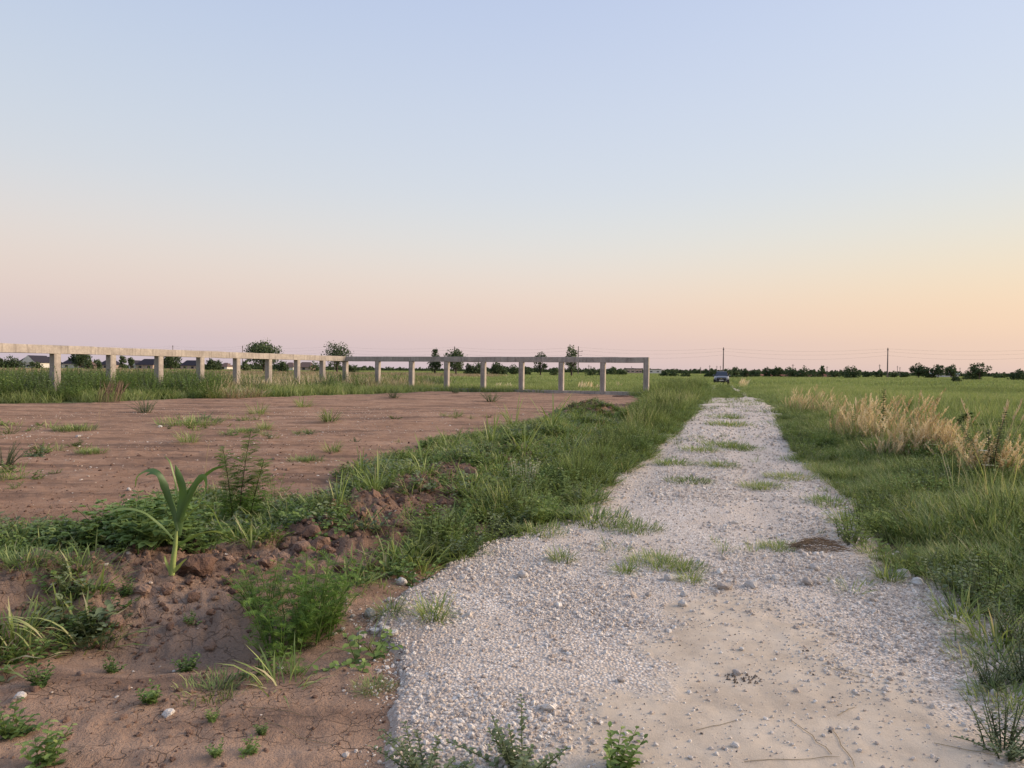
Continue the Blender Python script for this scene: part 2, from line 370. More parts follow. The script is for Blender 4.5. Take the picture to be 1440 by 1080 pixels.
def gravel_mat():
    m, t = new_mat('crushed_limestone'); g = NT(t); p = g.pos()
    a = g.noise(p, 0.9, 5, 0.6); v = g.vor(p, 55); v2 = g.vor(p, 55, 'F1', 1); d = g.vor(p, 22)
    sepc = g.n('ShaderNodeSeparateColor'); g.l(v2, sepc.inputs[0])
    stone = g.ramp(sepc.outputs[0], [(0.0, (0.40, 0.335, 0.29)), (0.4, (0.62, 0.54, 0.475)), (0.8, (0.76, 0.69, 0.62)), (1.0, (0.86, 0.81, 0.75))])
    stone = g.mix(g.map(v, 0.35, 0.75, 0.0, 0.65), stone, (0.28, 0.235, 0.205))
    stone = g.mix(g.m('MAXIMUM', g.map(a, 0.40, 0.62, 0.0, 0.7), g.m('MULTIPLY', g.attr('rut'), 0.7)), stone, (0.54, 0.455, 0.38))
    pw = g.map(g.noise(p, 1.7, 5, 0.6, 0.4), 0.60, 0.76, 0.0, 0.55)
    stone = g.mix(pw, stone, (0.70, 0.67, 0.64))
    fine = g.noise(p, 140, 3, 0.7); mid_ = g.noise(p, 3.5, 5, 0.6)
    sand = g.ramp(g.m('ADD', g.m('MULTIPLY', fine, 0.35), g.m('MULTIPLY', mid_, 0.65)), [(0.30, (0.36, 0.29, 0.225)), (0.5, (0.52, 0.43, 0.335)), (0.7, (0.62, 0.53, 0.43))])
    s = g.attr('sand'); s = g.map(g.m('ADD', s, g.m('MULTIPLY', g.m('SUBTRACT', g.noise(p, 2.2, 7, 0.7), 0.5), 1.6)), 0.36, 0.74)
    col = g.mix(s, stone, sand)
    col = g.mix(g.map(g.attr('edge'), 0.0, 1.0, 0.65, 0.0), col, (0.27, 0.19, 0.15))
    far = g.attr('far'); col = g.mix(far, col, g.mix(g.noise(p, 0.5, 5, 0.6), (0.44, 0.37, 0.32), (0.68, 0.60, 0.53)))  # far colour darkened to include the shade stones throw on each other
    h1 = g.m('MULTIPLY', g.m('SUBTRACT', 1.0, v), g.m('SUBTRACT', 1.0, s))
    h = g.m('ADD', g.m('ADD', h1, g.m('MULTIPLY', fine, 0.25)), g.m('MULTIPLY', mid_, 0.8))
    g.principled(col, 0.9, g.bump(h, 0.8, 0.012), 0.2); return m
def field_mat():
    m, t = new_mat('field_ground'); g = NT(t); p = g.pos()
    a = g.noise(p, 0.04, 5, 0.6); b = g.noise(p, 0.8, 5, 0.6)
    grass = g.ramp(g.m('ADD', g.m('MULTIPLY', a, 0.6), g.m('MULTIPLY', b, 0.4)), [(0.3, (0.09, 0.12, 0.05)), (0.5, (0.15, 0.19, 0.075)), (0.66, (0.21, 0.24, 0.10)), (0.8, (0.30, 0.28, 0.16))])
    soil = g.mix(b, (0.09, 0.075, 0.045), (0.16, 0.14, 0.075))
    r = g.attr('far'); col = g.mix(r, soil, grass)
    g.principled(col, 1.0, g.bump(b, 0.6, 0.2), 0.05); return m
def stone_mat(name, c0, c1, c2):
    m, t = new_mat(name); g = NT(t)
    o = g.n('ShaderNodeObjectInfo').outputs['Random']; tcg = g.n('ShaderNodeTexCoord').outputs['Object']
    nz = g.noise(tcg, 3.0, 5, 0.65)
    col = g.ramp(g.m('ADD', g.m('MULTIPLY', o, 0.7), g.m('MULTIPLY', nz, 0.4)), [(0.1, c0), (0.5, c1), (0.95, c2)])
    g.principled(col, 0.92, g.bump(nz, 0.5, 0.3), 0.2); return m
def concrete_mat():
    m, t = new_mat('weathered_concrete'); g = NT(t); p = g.n('ShaderNodeTexCoord').outputs['Object']
    a = g.noise(p, 1.6, 5, 0.65); b = g.noise(p, 14, 4, 0.7)
    mp = g.n('ShaderNodeMapping'); g.l(p, mp.inputs[0]); mp.inputs['Scale'].default_value = (5, 5, 0.5)
    run = g.noise(mp.outputs[0], 1.5, 4, 0.6)
    col = g.ramp(g.m('ADD', g.m('MULTIPLY', a, 0.6), g.m('MULTIPLY', b, 0.4)), [(0.3, (0.23, 0.20, 0.18)), (0.5, (0.36, 0.32, 0.285)), (0.7, (0.50, 0.45, 0.395))])
    col = g.mix(g.map(run, 0.50, 0.70, 0.0, 0.6), col, (0.17, 0.148, 0.135))
    sz = g.n('ShaderNodeSeparateXYZ'); g.l(p, sz.inputs[0]); sm = g.m('FRACT', g.m('MULTIPLY', sz.outputs[0], 0.8)); col = g.mix(g.map(g.m('ABSOLUTE', g.m('SUBTRACT', sm, 0.5)), 0.0, 0.012, 0.55, 0.0), col, (0.12, 0.10, 0.09))
    pit = g.vor(p, 22); col = g.mix(g.map(pit, 0.08, 0.16, 0.5, 0.0), col, (0.14, 0.12, 0.105))
    g.principled(col, 0.9, g.bump(b, 0.4, 0.02), 0.2); return m
def plain(name, col, rough=0.8, spec=0.3, metal=0.0, var=0.25, scale=6.0):
    m, t = new_mat(name); g = NT(t); p = g.n('ShaderNodeTexCoord').outputs['Object']
    nz = g.noise(p, scale, 4, 0.6); c = g.mix(g.map(nz, 0.3, 0.7, 0.0, 1.0), tuple(x * (1 - var) for x in col), tuple(min(1, x * (1 + var)) for x in col))
    g.principled(c, rough, g.bump(nz, 0.1, 0.02), spec, metal); return m
M_soil = soil_mat(); M_gravel = gravel_mat(); M_fieldg = field_mat(); M_conc = concrete_mat()
M_stone = stone_mat('limestone_chips', (0.38, 0.31, 0.265), (0.68, 0.59, 0.515), (0.90, 0.85, 0.79))
M_rock = stone_mat('pale_rock', (0.36, 0.31, 0.27), (0.56, 0.51, 0.47), (0.78, 0.75, 0.71))
M_pebble = stone_mat('lot_pebbles', (0.30, 0.20, 0.15), (0.52, 0.42, 0.35), (0.78, 0.72, 0.66))
M_dark = stone_mat('dark_pebbles', (0.07, 0.06, 0.055), (0.12, 0.10, 0.09), (0.2, 0.17, 0.15))
M_clod = stone_mat('soil_clods', (0.10, 0.060, 0.046), (0.19, 0.118, 0.088), (0.32, 0.215, 0.16))
M_bark = plain('bark', (0.07, 0.055, 0.045)); M_pole = plain('pole_concrete', (0.16, 0.13, 0.125), 0.9)
M_wire = plain('wire', (0.10, 0.08, 0.08)); M_wall = plain('house_wall', (0.62, 0.58, 0.54), var=0.08, scale=0.8); M_beige = plain('beige_wall', (0.42, 0.32, 0.27), var=0.1)
M_roof = plain('dark_roof', (0.035, 0.033, 0.045), 0.85, 0.1); M_roof2 = plain('brown_roof', (0.13, 0.085, 0.075), 0.8)
M_glass = plain('window_glass', (0.03, 0.035, 0.045), 0.15, 0.5, var=0.1)
M_tin = plain('pale_tin_roof', (0.52, 0.62, 0.64), 0.5, var=0.08); M_redsoil = plain('reddish_bank', (0.34, 0.15, 0.11), 0.95, 0.1, var=0.4, scale=0.7)

# ------------------------------------------------------------------ ground sheets
def polar(rs, th, zf, mat, name, keep=None, attrs=None):
    rr, tt = np.meshgrid(rs, th, indexing='ij'); x = rr * np.sin(tt); y = rr * np.cos(tt)
    nr, nh = rr.shape; idx = np.arange(nr * nh).reshape(nr, nh)
    Q = np.stack([idx[:-1, :-1], idx[:-1, 1:], idx[1:, 1:], idx[1:, :-1]], -1).reshape(-1, 4)[:, ::-1]
    x = x.ravel(); y = y.ravel()
    if keep is not None:
        k = keep(x, y); Q = Q[k[Q].any(1)]
        used = np.zeros(len(x), bool); used[Q] = True; remap = np.cumsum(used) - 1; x = x[used]; y = y[used]; Q = remap[Q]
    z = zf(x, y)
    me = me_np(name, np.stack([x, y, z], 1), Q, mat, smooth=True)
    for an, fn in (attrs or {}).items():
        a = me.attributes.new(an, 'FLOAT', 'POINT'); a.data.foreach_set('value', fn(x, y).astype(np.float32))
    return link(name, me)
def geo(a, b, k): return np.exp(np.arange(math.log(a), math.log(b) + k, k))
thf = np.concatenate([np.arange(-180, -60, 6), np.arange(-60, 60, 0.6), np.arange(60, 181, 6)])
g_ = polar(np.concatenate([[0.02], geo(0.4, 60, 0.03), geo(62, 9000, 0.06)]), np.radians(thf), ground_z, M_fieldg, 'ground',
           attrs={'far': lambda x, y: sstep(14, 60, np.hypot(x, y))})
tag(g_, 'flat green field ground running out to the horizon', kind='structure')
lot = polar(geo(1.0, 75, 0.0095), np.radians(np.arange(-86, 30, 0.22)), dirt_z, M_soil, 'dirt_lot',
            keep=lambda x, y: (dirt_sd(x, y) > -1.2) & (road_sd(x, y) < 0.5) & (dirt_sd(x, y) > -0.12 * np.hypot(x, y)),
            attrs={'damp': lambda x, y: np.clip(np.clip(ridge_w(x, y) * 1.3, 0, 1) * 0.9 + 0.35 * fbm(x, y, 0.7, 3, 71) + 0.3 * np.exp(-(((x - P_BOWL[0]) / 0.9) ** 2 + ((y - P_BOWL[1]) / 0.4) ** 2)) + 0.9 * sstep(-0.2, 0.15, poly_sd(Z_BANK, x, y) + 0.15 * fbm(x, y, 2.0, 3, 73)), 0, 1),
                   'crust': lambda x, y: 1 - sstep(4.2, 6.5, y) * 0.999})
tag(lot, 'bare reddish brown dirt lot left of the gravel track', kind='structure')
road = polar(geo(1.2, 100, 0.008), np.radians(np.arange(-32, 60, 0.17)), road_z, M_gravel, 'gravel_road',
             keep=lambda x, y: road_sd(x, y) > -0.5 - 0.01 * np.hypot(x, y),
             attrs={'sand': lambda x, y: np.clip(0.5 + poly_sd(P_SAND, x, y) / 0.9, 0, 1) * (1 - 0.0),
                    'edge': lambda x, y: np.clip(0.25 + (road_sd(x, y) + 0.25 * fbm(x, y, 2.0, 4, 57)) / 0.5, 0, 1), 'far': lambda x, y: sstep(9, 20, np.hypot(x, y)), 'rut': rut_w})
tag(road, 'pale crushed gravel track with a sandy patch running to the parked car', kind='structure')

# ------------------------------------------------------------------ scatter (geometry nodes, stuff only)
def scatter(name, P, rot, sc, protos, label, cat, seed=0):
    n = len(P); me = bpy.data.meshes.new(name); me.vertices.add(n); me.vertices.foreach_set('co', np.asarray(P, np.float32).ravel())
    for an, arr in (('rot', rot), ('sc', sc)):
        a = me.attributes.new(an, 'FLOAT_VECTOR', 'POINT'); a.data.foreach_set('vector', np.asarray(arr, np.float32).ravel())
    pk = np.random.default_rng(seed).integers(0, len(protos), n).astype(np.int32)
    a = me.attributes.new('pick', 'INT', 'POINT'); a.data.foreach_set('value', pk)
    ob = link(name, me); tag(ob, label, cat, kind='stuff')
    ng = bpy.data.node_groups.new(name + '_scatter', 'GeometryNodeTree')
    ng.interface.new_socket('Geometry', in_out='INPUT', socket_type='NodeSocketGeometry'); ng.interface.new_socket('Geometry', in_out='OUTPUT', socket_type='NodeSocketGeometry')
    gi = ng.nodes.new('NodeGroupInput'); go = ng.nodes.new('NodeGroupOutput'); ip = ng.nodes.new('GeometryNodeInstanceOnPoints')
    jn = ng.nodes.new('GeometryNodeJoinGeometry')
    for pr in reversed(protos):
        oi = ng.nodes.new('GeometryNodeObjectInfo'); oi.inputs['Object'].default_value = pr; oi.inputs['As Instance'].default_value = False
        g2 = ng.nodes.new('GeometryNodeGeometryToInstance'); ng.links.new(oi.outputs['Geometry'], g2.inputs[0]); ng.links.new(g2.outputs[0], jn.inputs[0])
    def na(nm, dt):
        x = ng.nodes.new('GeometryNodeInputNamedAttribute'); x.data_type = dt; x.inputs['Name'].default_value = nm; return x.outputs['Attribute']
    ng.links.new(gi.outputs[0], ip.inputs['Points']); ng.links.new(jn.outputs[0], ip.inputs['Instance']); ip.inputs['Pick Instance'].default_value = True
    ng.links.new(na('pick', 'INT'), ip.inputs['Instance Index'])
    er = ng.nodes.new('FunctionNodeEulerToRotation'); ng.links.new(na('rot', 'FLOAT_VECTOR'), er.inputs[0]); ng.links.new(er.outputs[0], ip.inputs['Rotation'])
    ng.links.new(na('sc', 'FLOAT_VECTOR'), ip.inputs['Scale']); ng.links.new(ip.outputs[0], go.inputs[0])
    md = ob.modifiers.new('scatter', 'NODES'); md.node_group = ng
    return ob
def proto(me): return bpy.data.objects.new(me.name + '_source', me)    # not linked: only its mesh is used
def sector(n, r0, r1, a0=-46, a1=46):
    r = np.sqrt(RNG.uniform(r0 * r0, r1 * r1, n)); a = np.radians(RNG.uniform(a0, a1, n)); return r * np.sin(a), r * np.cos(a)
def upright(n, lean=0.1): return np.stack([RNG.normal(0, lean, n), RNG.normal(0, lean, n), RNG.uniform(0, 6.283, n)], 1)
def scl(n, lo, hi, zlo=1, zhi=1):
    s = RNG.uniform(lo, hi, n); return np.stack([s, s, s * RNG.uniform(zlo, zhi, n)], 1)

def tuft_mesh(name, n, rad, h, w, mat, bend=1.2, lean=0.45, seg=4, dryp=0.06, hv=0.45, pw=0.5):
    b = Buf()
    for _ in range(n):
        a0 = U(0, 6.283); r = rad * U(0, 1) ** pw; az = a0 + U(-0.9, 0.9)
        hh = h * U(1 - hv, 1 + hv * 0.4); ww = w * U(0.6, 1.2)
        P = arc((r * math.cos(a0), r * math.sin(a0), -0.02), az, U(0, lean), hh, U(0.2, bend), seg)
        tt = U(0.95, 1.0) if U(0, 1) < dryp else U(0.15, 0.75)
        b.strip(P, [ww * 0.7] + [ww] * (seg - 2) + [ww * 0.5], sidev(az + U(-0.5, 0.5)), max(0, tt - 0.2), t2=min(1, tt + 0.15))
    return b.mesh(name, mat)
def patch_mesh(name, n, size, h, w, mat, dryp=0.08, seg=3):
    b = Buf()
    for _ in range(n):
        az = U(0, 6.283); hh = h * U(0.5, 1.25)
        P = arc((U(-size, size), U(-size, size), -0.03), az, U(0, 0.4), hh, U(0.1, 0.9), seg)
        tt = U(0.92, 1.0) if U(0, 1) < dryp else U(0.15, 0.75)
        b.strip(P, [w] * (seg - 1) + [w], sidev(az + U(-1.5, 1.5)), max(0, tt - 0.25), t2=tt)
    return b.mesh(name, mat)
def leaf(b, base, az, el, ln, wd, tint, droop=0.4, n=3):
    """a small ovate leaf"""
    d = np.array([math.cos(az) * math.cos(el), math.sin(az) * math.cos(el), math.sin(el)])
    s = sidev(az); base = np.array(base)
    P0 = base; P1 = base + d * ln * 0.35; P2 = base + d * ln * 0.7 - np.array([0, 0, droop * ln * 0.15]); P3 = base + d * ln - np.array([0, 0, droop * ln * 0.4])
    up = np.cross(d, s); up = up / (np.linalg.norm(up) + 1e-9) * (-1 if up[2] > 0 else 1)
    c = up * wd * 0.25
    b.add([P0, P1 - s * wd - c, P1, P1 + s * wd - c, P2 - s * wd * 0.75 - c, P2, P2 + s * wd * 0.75 - c, P3],
          [(1, 4, 5, 2), (2, 5, 6, 3)], [(0, 1, 2), (0, 2, 3), (4, 7, 5), (5, 7, 6)], tint)
def weed_mesh(name, stems, h, leafl, leafw, mat, spread=0.5, nl=9, rad=0.05, lobed=False):
    b = Buf()
    for _ in range(stems):
        az = U(0, 6.283); r = U(0, rad)
        P = arc((r * math.cos(az), r * math.sin(az), -0.02), az, U(0.05, spread), h * U(0.6, 1.1), U(0, 0.5), 6)
        b.tube(P, [0.006 * h / 0.4 * (1 - 0.13 * i) for i in range(6)], 3, 0.2)
        for k in range(nl):
            f = 0.15 + 0.85 * k / nl; i = min(4, int(f * 5)); q = P[i] + (P[i + 1] - P[i]) * (f * 5 - i)
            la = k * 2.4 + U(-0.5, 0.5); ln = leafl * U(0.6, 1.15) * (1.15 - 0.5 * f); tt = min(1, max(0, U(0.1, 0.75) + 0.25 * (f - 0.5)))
            e = U(0.0, 0.7)
            if lobed:
                pe = q + np.array([math.cos(la), math.sin(la), 0.5]) * ln * 0.5; b.tube([q, pe], 0.002, 3, 0.5)
                for dz in (-0.75, 0, 0.75): leaf(b, pe, la + dz, e * 0.3 - 0.1, ln * (0.75 if dz else 0.9), leafw * 0.75, tt)
            else: leaf(b, q, la, e, ln, leafw * (1.1 - 0.4 * f), tt)
    return b.mesh(name, mat)
def frond(b, base, az, el, ln, pairs, lw, tint):
    """a feathery divided leaf: rachis with narrow paired segments"""
    d = np.array([math.cos(az) * math.cos(el), math.sin(az) * math.cos(el), math.sin(el)]); s = sidev(az)
    P = [np.array(base) + d * ln * t - np.array([0, 0, 0.35 * ln * t * t]) for t in np.linspace(0, 1, 5)]
    b.strip(P, [lw * 0.35] * 5, s, tint)
    for k in range(1, pairs + 1):
        t = k / (pairs + 0.6); q = np.array(base) + d * ln * t - np.array([0, 0, 0.35 * ln * t * t])
        L_ = ln * 0.42 * math.sin(math.pi * min(1, 0.25 + 0.8 * t)) * U(0.8, 1.1)
        for sg in (-1, 1):
            dd = (d * 0.75 + s * sg) / 1.25; e = q + dd * L_ + np.array([0, 0, -0.1 * L_])
            wv = np.cross(dd, (0, 0, 1)); wv /= np.linalg.norm(wv) + 1e-9; m_ = q + dd * L_ * 0.5
            tt = min(1, max(0, tint + U(-0.12, 0.12)))
            b.add([q, m_ - wv * lw, e, m_ + wv * lw], [(0, 1, 2, 3)], tint=tt)
            for t2 in (0.45, 0.75):
                q2 = q + dd * L_ * t2
                d2 = (dd + d * 0.8); d2 /= np.linalg.norm(d2); e2 = q2 + d2 * L_ * 0.42
                b.add([q2, q2 + (e2 - q2) * 0.5 - wv * lw * 0.7, e2], T=[(0, 1, 2)], tint=tt)
def feather_mesh(name, stems, h, ln, mat, rad=0.1, spread=0.7, nl=10, lw=0.006, pairs=6):
    b = Buf()
    for _ in range(stems):
        az = U(0, 6.283); r = rad * math.sqrt(U(0, 1))
        P = arc((r * math.cos(az), r * math.sin(az), -0.02), az, U(0.02, spread) * (0.3 + 0.7 * r / max(rad, 0.01)), h * U(0.55, 1.05), U(0, 0.4), 6)
        b.tube(P, [0.006 * (1 - 0.14 * i) for i in range(6)], 3, 0.3)
        for k in range(nl):
            f = 0.12 + 0.88 * k / nl; i = min(4, int(f * 5)); q = P[i] + (P[i + 1] - P[i]) * (f * 5 - i)
            frond(b, q, k * 2.2 + U(-0.6, 0.6), U(0.1, 0.9), ln * U(0.7, 1.1) * (1.1 - 0.45 * f), pairs, lw, U(0.1, 0.65) + 0.25 * (f - 0.5))
    return b.mesh(name, mat)
def stone_mesh(name, mat, sub=1, flatz=0.7, rough=0.25, seed=0):
    bm = bmesh.new(); bmesh.ops.create_icosphere(bm, subdivisions=sub, radius=0.5); rs = random.Random(seed)
    ax = (rs.uniform(0.8, 1.2), rs.uniform(0.65, 1.0), flatz * rs.uniform(0.75, 1.1))
    cuts = [Vector((rs.gauss(0, 1), rs.gauss(0, 1), rs.gauss(0, 1))).normalized() for _ in range(9)]
    for v in bm.verts:
        for c in cuts:
            dd = v.co.dot(c) - 0.34
            if dd > 0: v.co -= c * dd * 0.9
        v.co = Vector((v.co.x * ax[0], v.co.y * ax[1], v.co.z * ax[2])) * (1 + rs.uniform(-rough, rough) * 0.35)
    me = bpy.data.meshes.new(name); bm.to_mesh(me); bm.free(); me.materials.append(mat); return me

# ------------------------------------------------------------------ concrete frame
def box_mesh(name, sx, sy, sz, mat, bev=0.012, z0=0.0, seg=1, jit=0.0):
    bm = bmesh.new(); bmesh.ops.create_cube(bm, size=1)
    for v in bm.verts: v.co = Vector((v.co.x * sx, v.co.y * sy, (v.co.z + 0.5) * sz + z0))
    if seg > 1:
        es = [e for e in bm.edges if abs((e.verts[0].co - e.verts[1].co).x) > sx * 0.9]
        bmesh.ops.subdivide_edges(bm, edges=es, cuts=seg, use_grid_fill=True)
    if jit:
        for v in bm.verts: v.co += Vector((0, random.gauss(0, jit), random.gauss(0, jit)))
    if bev: bmesh.ops.bevel(bm, geom=[e for e in bm.edges if e.calc_face_angle(0) > 1.0], offset=bev, segments=1, affect='EDGES')
    me = bpy.data.meshes.new(name); bm.to_mesh(me); bm.free(); me.materials.append(mat); return me
A = Vector((*flat(908.5, 556.5), 0)); sA = Vector((-2.72, 1.05, 0)); B = A + sA * 8; sB = Vector((-1.04, -2.76, 0))
TOP = 2.53; TH = 0.37; PW = 0.33
frame = empty('concrete_frame', (A.x, A.y, 0)); tag(frame, 'long grey concrete post and beam frame standing open at the edge of the dirt lot', 'concrete frame')
angA = math.atan2(sA.y, sA.x); angB = math.atan2(sB.y, sB.x)
pm = box_mesh('post', PW, PW, TOP - TH + 0.5, M_conc, z0=-0.5); pme = box_mesh('end_post', PW + 0.01, PW + 0.03, TOP + 0.5, M_conc, z0=-0.5)
for i in range(0, 9):
    p = sA * i
    link('post', pme if i in (0, 8) else pm, frame, (p.x, p.y, 0.0), angA)
for i in range(1, 12):
    p = sA * 8 + sB * i
    link('post', pm, frame, (p.x, p.y, 0.0), angB)
def beam(name, p0, p1, z0, h, w):
    d = p1 - p0; ln = d.length; mid_ = (p0 + p1) / 2
    return link(name, box_mesh(name, ln, w, h, M_conc, z0=0, seg=int(ln / 0.9), jit=0.006), frame, (mid_.x, mid_.y, z0), math.atan2(d.y, d.x))
uA = sA.normalized(); uB = sB.normalized(); e = PW / 2 + 0.006
beam('top_beam', uA * e, sA * 8 - uA * e, TOP - TH, TH, PW + 0.03)
beam('top_beam', sA * 8 + uB * e, sA * 8 + sB * 7.35, TOP - TH - 0.002, TH + 0.01, PW + 0.03)
beam('top_beam', sA * 8 + sB * 7.35 + uB * 0.004, sA * 8 + sB * 11.3, TOP - TH - 0.004, TH + 0.022, PW + 0.042)
for i in range(8): beam('ground_beam', sA * i + uA * e, sA * (i + 1) - uA * e, -0.25, 0.25 + 0.24, PW - 0.04)
for i in range(11): beam('ground_beam', sA * 8 + sB * i + uB * e, sA * 8 + sB * (i + 1) - uB * e, -0.25, 0.25 + 0.24, PW - 0.04)

# ------------------------------------------------------------------ parked car seen from the front
M_paint = plain('silver_paint', (0.17, 0.18, 0.21), 0.35, 0.5, 0.3, var=0.03); M_black = plain('black_plastic', (0.015, 0.015, 0.018), 0.6)
M_glassd = plain('car_glass', (0.012, 0.016, 0.03), 0.1, 0.6, var=0.05); M_tyre = plain('tyre_rubber', (0.012, 0.012, 0.012), 0.9)
M_rim = plain('alloy_rim', (0.30, 0.30, 0.31), 0.4, 0.5, 0.7); M_lamp = plain('lamp_lens', (0.62, 0.64, 0.68), 0.15, 0.6, var=0.05); M_gold = plain('gold_emblem', (0.55, 0.45, 0.25), 0.4, 0.5, 0.5)
def loft(name, sections, mat, parent, bev=None):
    bm = bmesh.new(); rings = []
    for s in sections: rings.append([bm.verts.new(c) for c in s])
    n = len(rings[0])
    for a, b in zip(rings[:-1], rings[1:]):
        for k in range(n): bm.faces.new((a[k], a[(k + 1) % n], b[(k + 1) % n], b[k]))
    bm.faces.new(rings[0][::-1]); bm.faces.new(rings[-1]); bmesh.ops.recalc_face_normals(bm, faces=bm.faces)
    for f in bm.faces: f.smooth = False
    me = bpy.data.meshes.new(name); bm.to_mesh(me); bm.free(); me.materials.append(mat); return link(name, me, parent)
def bodyring(y, zb, zt, wb, wm, wt):
    return [(-wb, y, zb), (-wm, y, zb + (zt - zb) * 0.35), (-wm, y, zb + (zt - zb) * 0.7), (-wt, y, zt - 0.02), (-wt * 0.5, y, zt + 0.015), (wt * 0.5, y, zt + 0.015), (wt, y, zt - 0.02), (wm, y, zb + (zt - zb) * 0.7), (wm, y, zb + (zt - zb) * 0.35), (wb, y, zb)]
def cyl(name, r, w, mat, parent, loc, r2=None, seg=20):
    bm = bmesh.new(); bmesh.ops.create_cone(bm, cap_ends=True, segments=seg, radius1=r, radius2=r2 or r, depth=w, matrix=Matrix.Rotation(math.pi / 2, 4, 'Y'))
    bmesh.ops.bevel(bm, geom=[e_ for e_ in bm.edges if e_.calc_face_angle(0) > 1.0], offset=min(0.03, w * 0.2), segments=2, affect='EDGES')
    me = bpy.data.meshes.new(name); bm.to_mesh(me); bm.free(); me.materials.append(mat); return link(name, me, parent, loc)
cx, cy = flat(1014.3, 541.0); k_ = cy / 88.0
cz = surf1(cx, cy)
car = empty('parked_car', (cx, cy, cz), R(-17)); tag(car, 'silver car with black grille parked facing the camera far down the gravel track', 'car')
loft('body', [bodyring(-0.02, 0.52, 0.90, 0.62, 0.74, 0.66), bodyring(0.12, 0.36, 0.98, 0.78, 0.90, 0.78), bodyring(0.55, 0.30, 1.05, 0.84, 0.94, 0.84), bodyring(1.3, 0.30, 1.12, 0.84, 0.94, 0.86), bodyring(3.6, 0.30, 1.14, 0.84, 0.94, 0.86), bodyring(4.5, 0.38, 1.08, 0.80, 0.90, 0.80)], M_paint, car)
loft('cabin', [[(-0.84, 1.25, 1.10), (0.84, 1.25, 1.10), (0.84, 4.2, 1.12), (-0.84, 4.2, 1.12)], [(-0.64, 2.0, 1.62), (0.64, 2.0, 1.62), (0.66, 3.7, 1.62), (-0.66, 3.7, 1.62)]], M_black, car)
loft('roof', [[(-0.66, 1.95, 1.622), (0.66, 1.95, 1.622), (0.67, 3.75, 1.622), (-0.67, 3.75, 1.622)], [(-0.56, 2.1, 1.675), (0.56, 2.1, 1.675), (0.58, 3.6, 1.675), (-0.58, 3.6, 1.675)]], M_paint, car)
def quad_slab(name, c, mat, thick=0.02):
    c = [Vector(v) for v in c]; nrm = (c[1] - c[0]).cross(c[3] - c[0]).normalized() * thick
    bm = bmesh.new(); a = [bm.verts.new(v) for v in c]; b = [bm.verts.new(v + nrm) for v in c]
    bm.faces.new(a[::-1]); bm.faces.new(b)
    for i in range(len(c)): bm.faces.new((a[i], a[(i+1) % len(c)], b[(i+1) % len(c)], b[i]))
    bmesh.ops.recalc_face_normals(bm, faces=bm.faces); me = bpy.data.meshes.new(name); bm.to_mesh(me); bm.free(); me.materials.append(mat); return link(name, me, car)
quad_slab('windscreen', [(-0.76, 1.27, 1.14), (0.76, 1.27, 1.14), (0.60, 1.93, 1.585), (-0.60, 1.93, 1.585)], M_glassd, 0.02)
for s in (-1, 1):
    quad_slab('side_window', [(s * 0.83, 1.6, 1.16), (s * 0.83, 3.9, 1.16), (s * 0.68, 3.5, 1.56), (s * 0.67, 2.1, 1.56)][::s], M_glassd, 0.015)
quad_slab('grille', [(-0.56, -0.045, 0.56), (0.56, -0.045, 0.56), (0.58, -0.045, 0.88), (-0.58, -0.045, 0.88)], M_black, 0.05)
quad_slab('lower_grille', [(-0.70, -0.05, 0.36), (0.70, -0.05, 0.36), (0.58, -0.06, 0.50), (-0.58, -0.06, 0.50)], M_black, 0.06)
for s in (-1, 1): quad_slab('bumper_corner', [(s * 0.62, -0.04, 0.34), (s * 0.93, 0.16, 0.34), (s * 0.93, 0.14, 0.68), (s * 0.72, -0.02, 0.62)][::s], M_black, 0.05)
quad_slab('grille_bar', [(-0.5, -0.10, 0.755), (0.5, -0.10, 0.755), (0.5, -0.10, 0.785), (-0.5, -0.10, 0.785)], M_rim, 0.02)
quad_slab('emblem', [(-0.11, -0.125, 0.745), (0.11, -0.125, 0.745), (0.11, -0.125, 0.795), (-0.11, -0.125, 0.795)], M_gold, 0.015)
quad_slab('number_plate', [(-0.26, -0.085, 0.50), (0.26, -0.085, 0.50), (0.26, -0.085, 0.61), (-0.26, -0.085, 0.61)], M_wall, 0.015)
for s in (-1, 1):
    quad_slab('headlight', [(s * 0.54, -0.03, 0.76), (s * 0.88, 0.14, 0.78), (s * 0.86, 0.16, 0.93), (s * 0.56, 0.0, 0.90)][::s], M_lamp, 0.04)
    quad_slab('fog_lamp', [(s * 0.66, 0.0, 0.42), (s * 0.80, 0.06, 0.42), (s * 0.80, 0.06, 0.52), (s * 0.66, 0.0, 0.52)][::s], M_lamp, 0.04)
    link('wing_mirror', box_mesh('wing_mirror', 0.2, 0.12, 0.14, M_paint, 0.03), car, (s * 0.99, 1.55, 1.12))
    for y in (0.82, 3.65):
        w_ = empty('wheel', (s * 0.84, y, 0.35)); w_.parent = car
        cyl('tyre', 0.35, 0.24, M_tyre, w_, (0, 0, 0)); cyl('rim', 0.23, 0.26, M_rim, w_, (0, 0, 0))

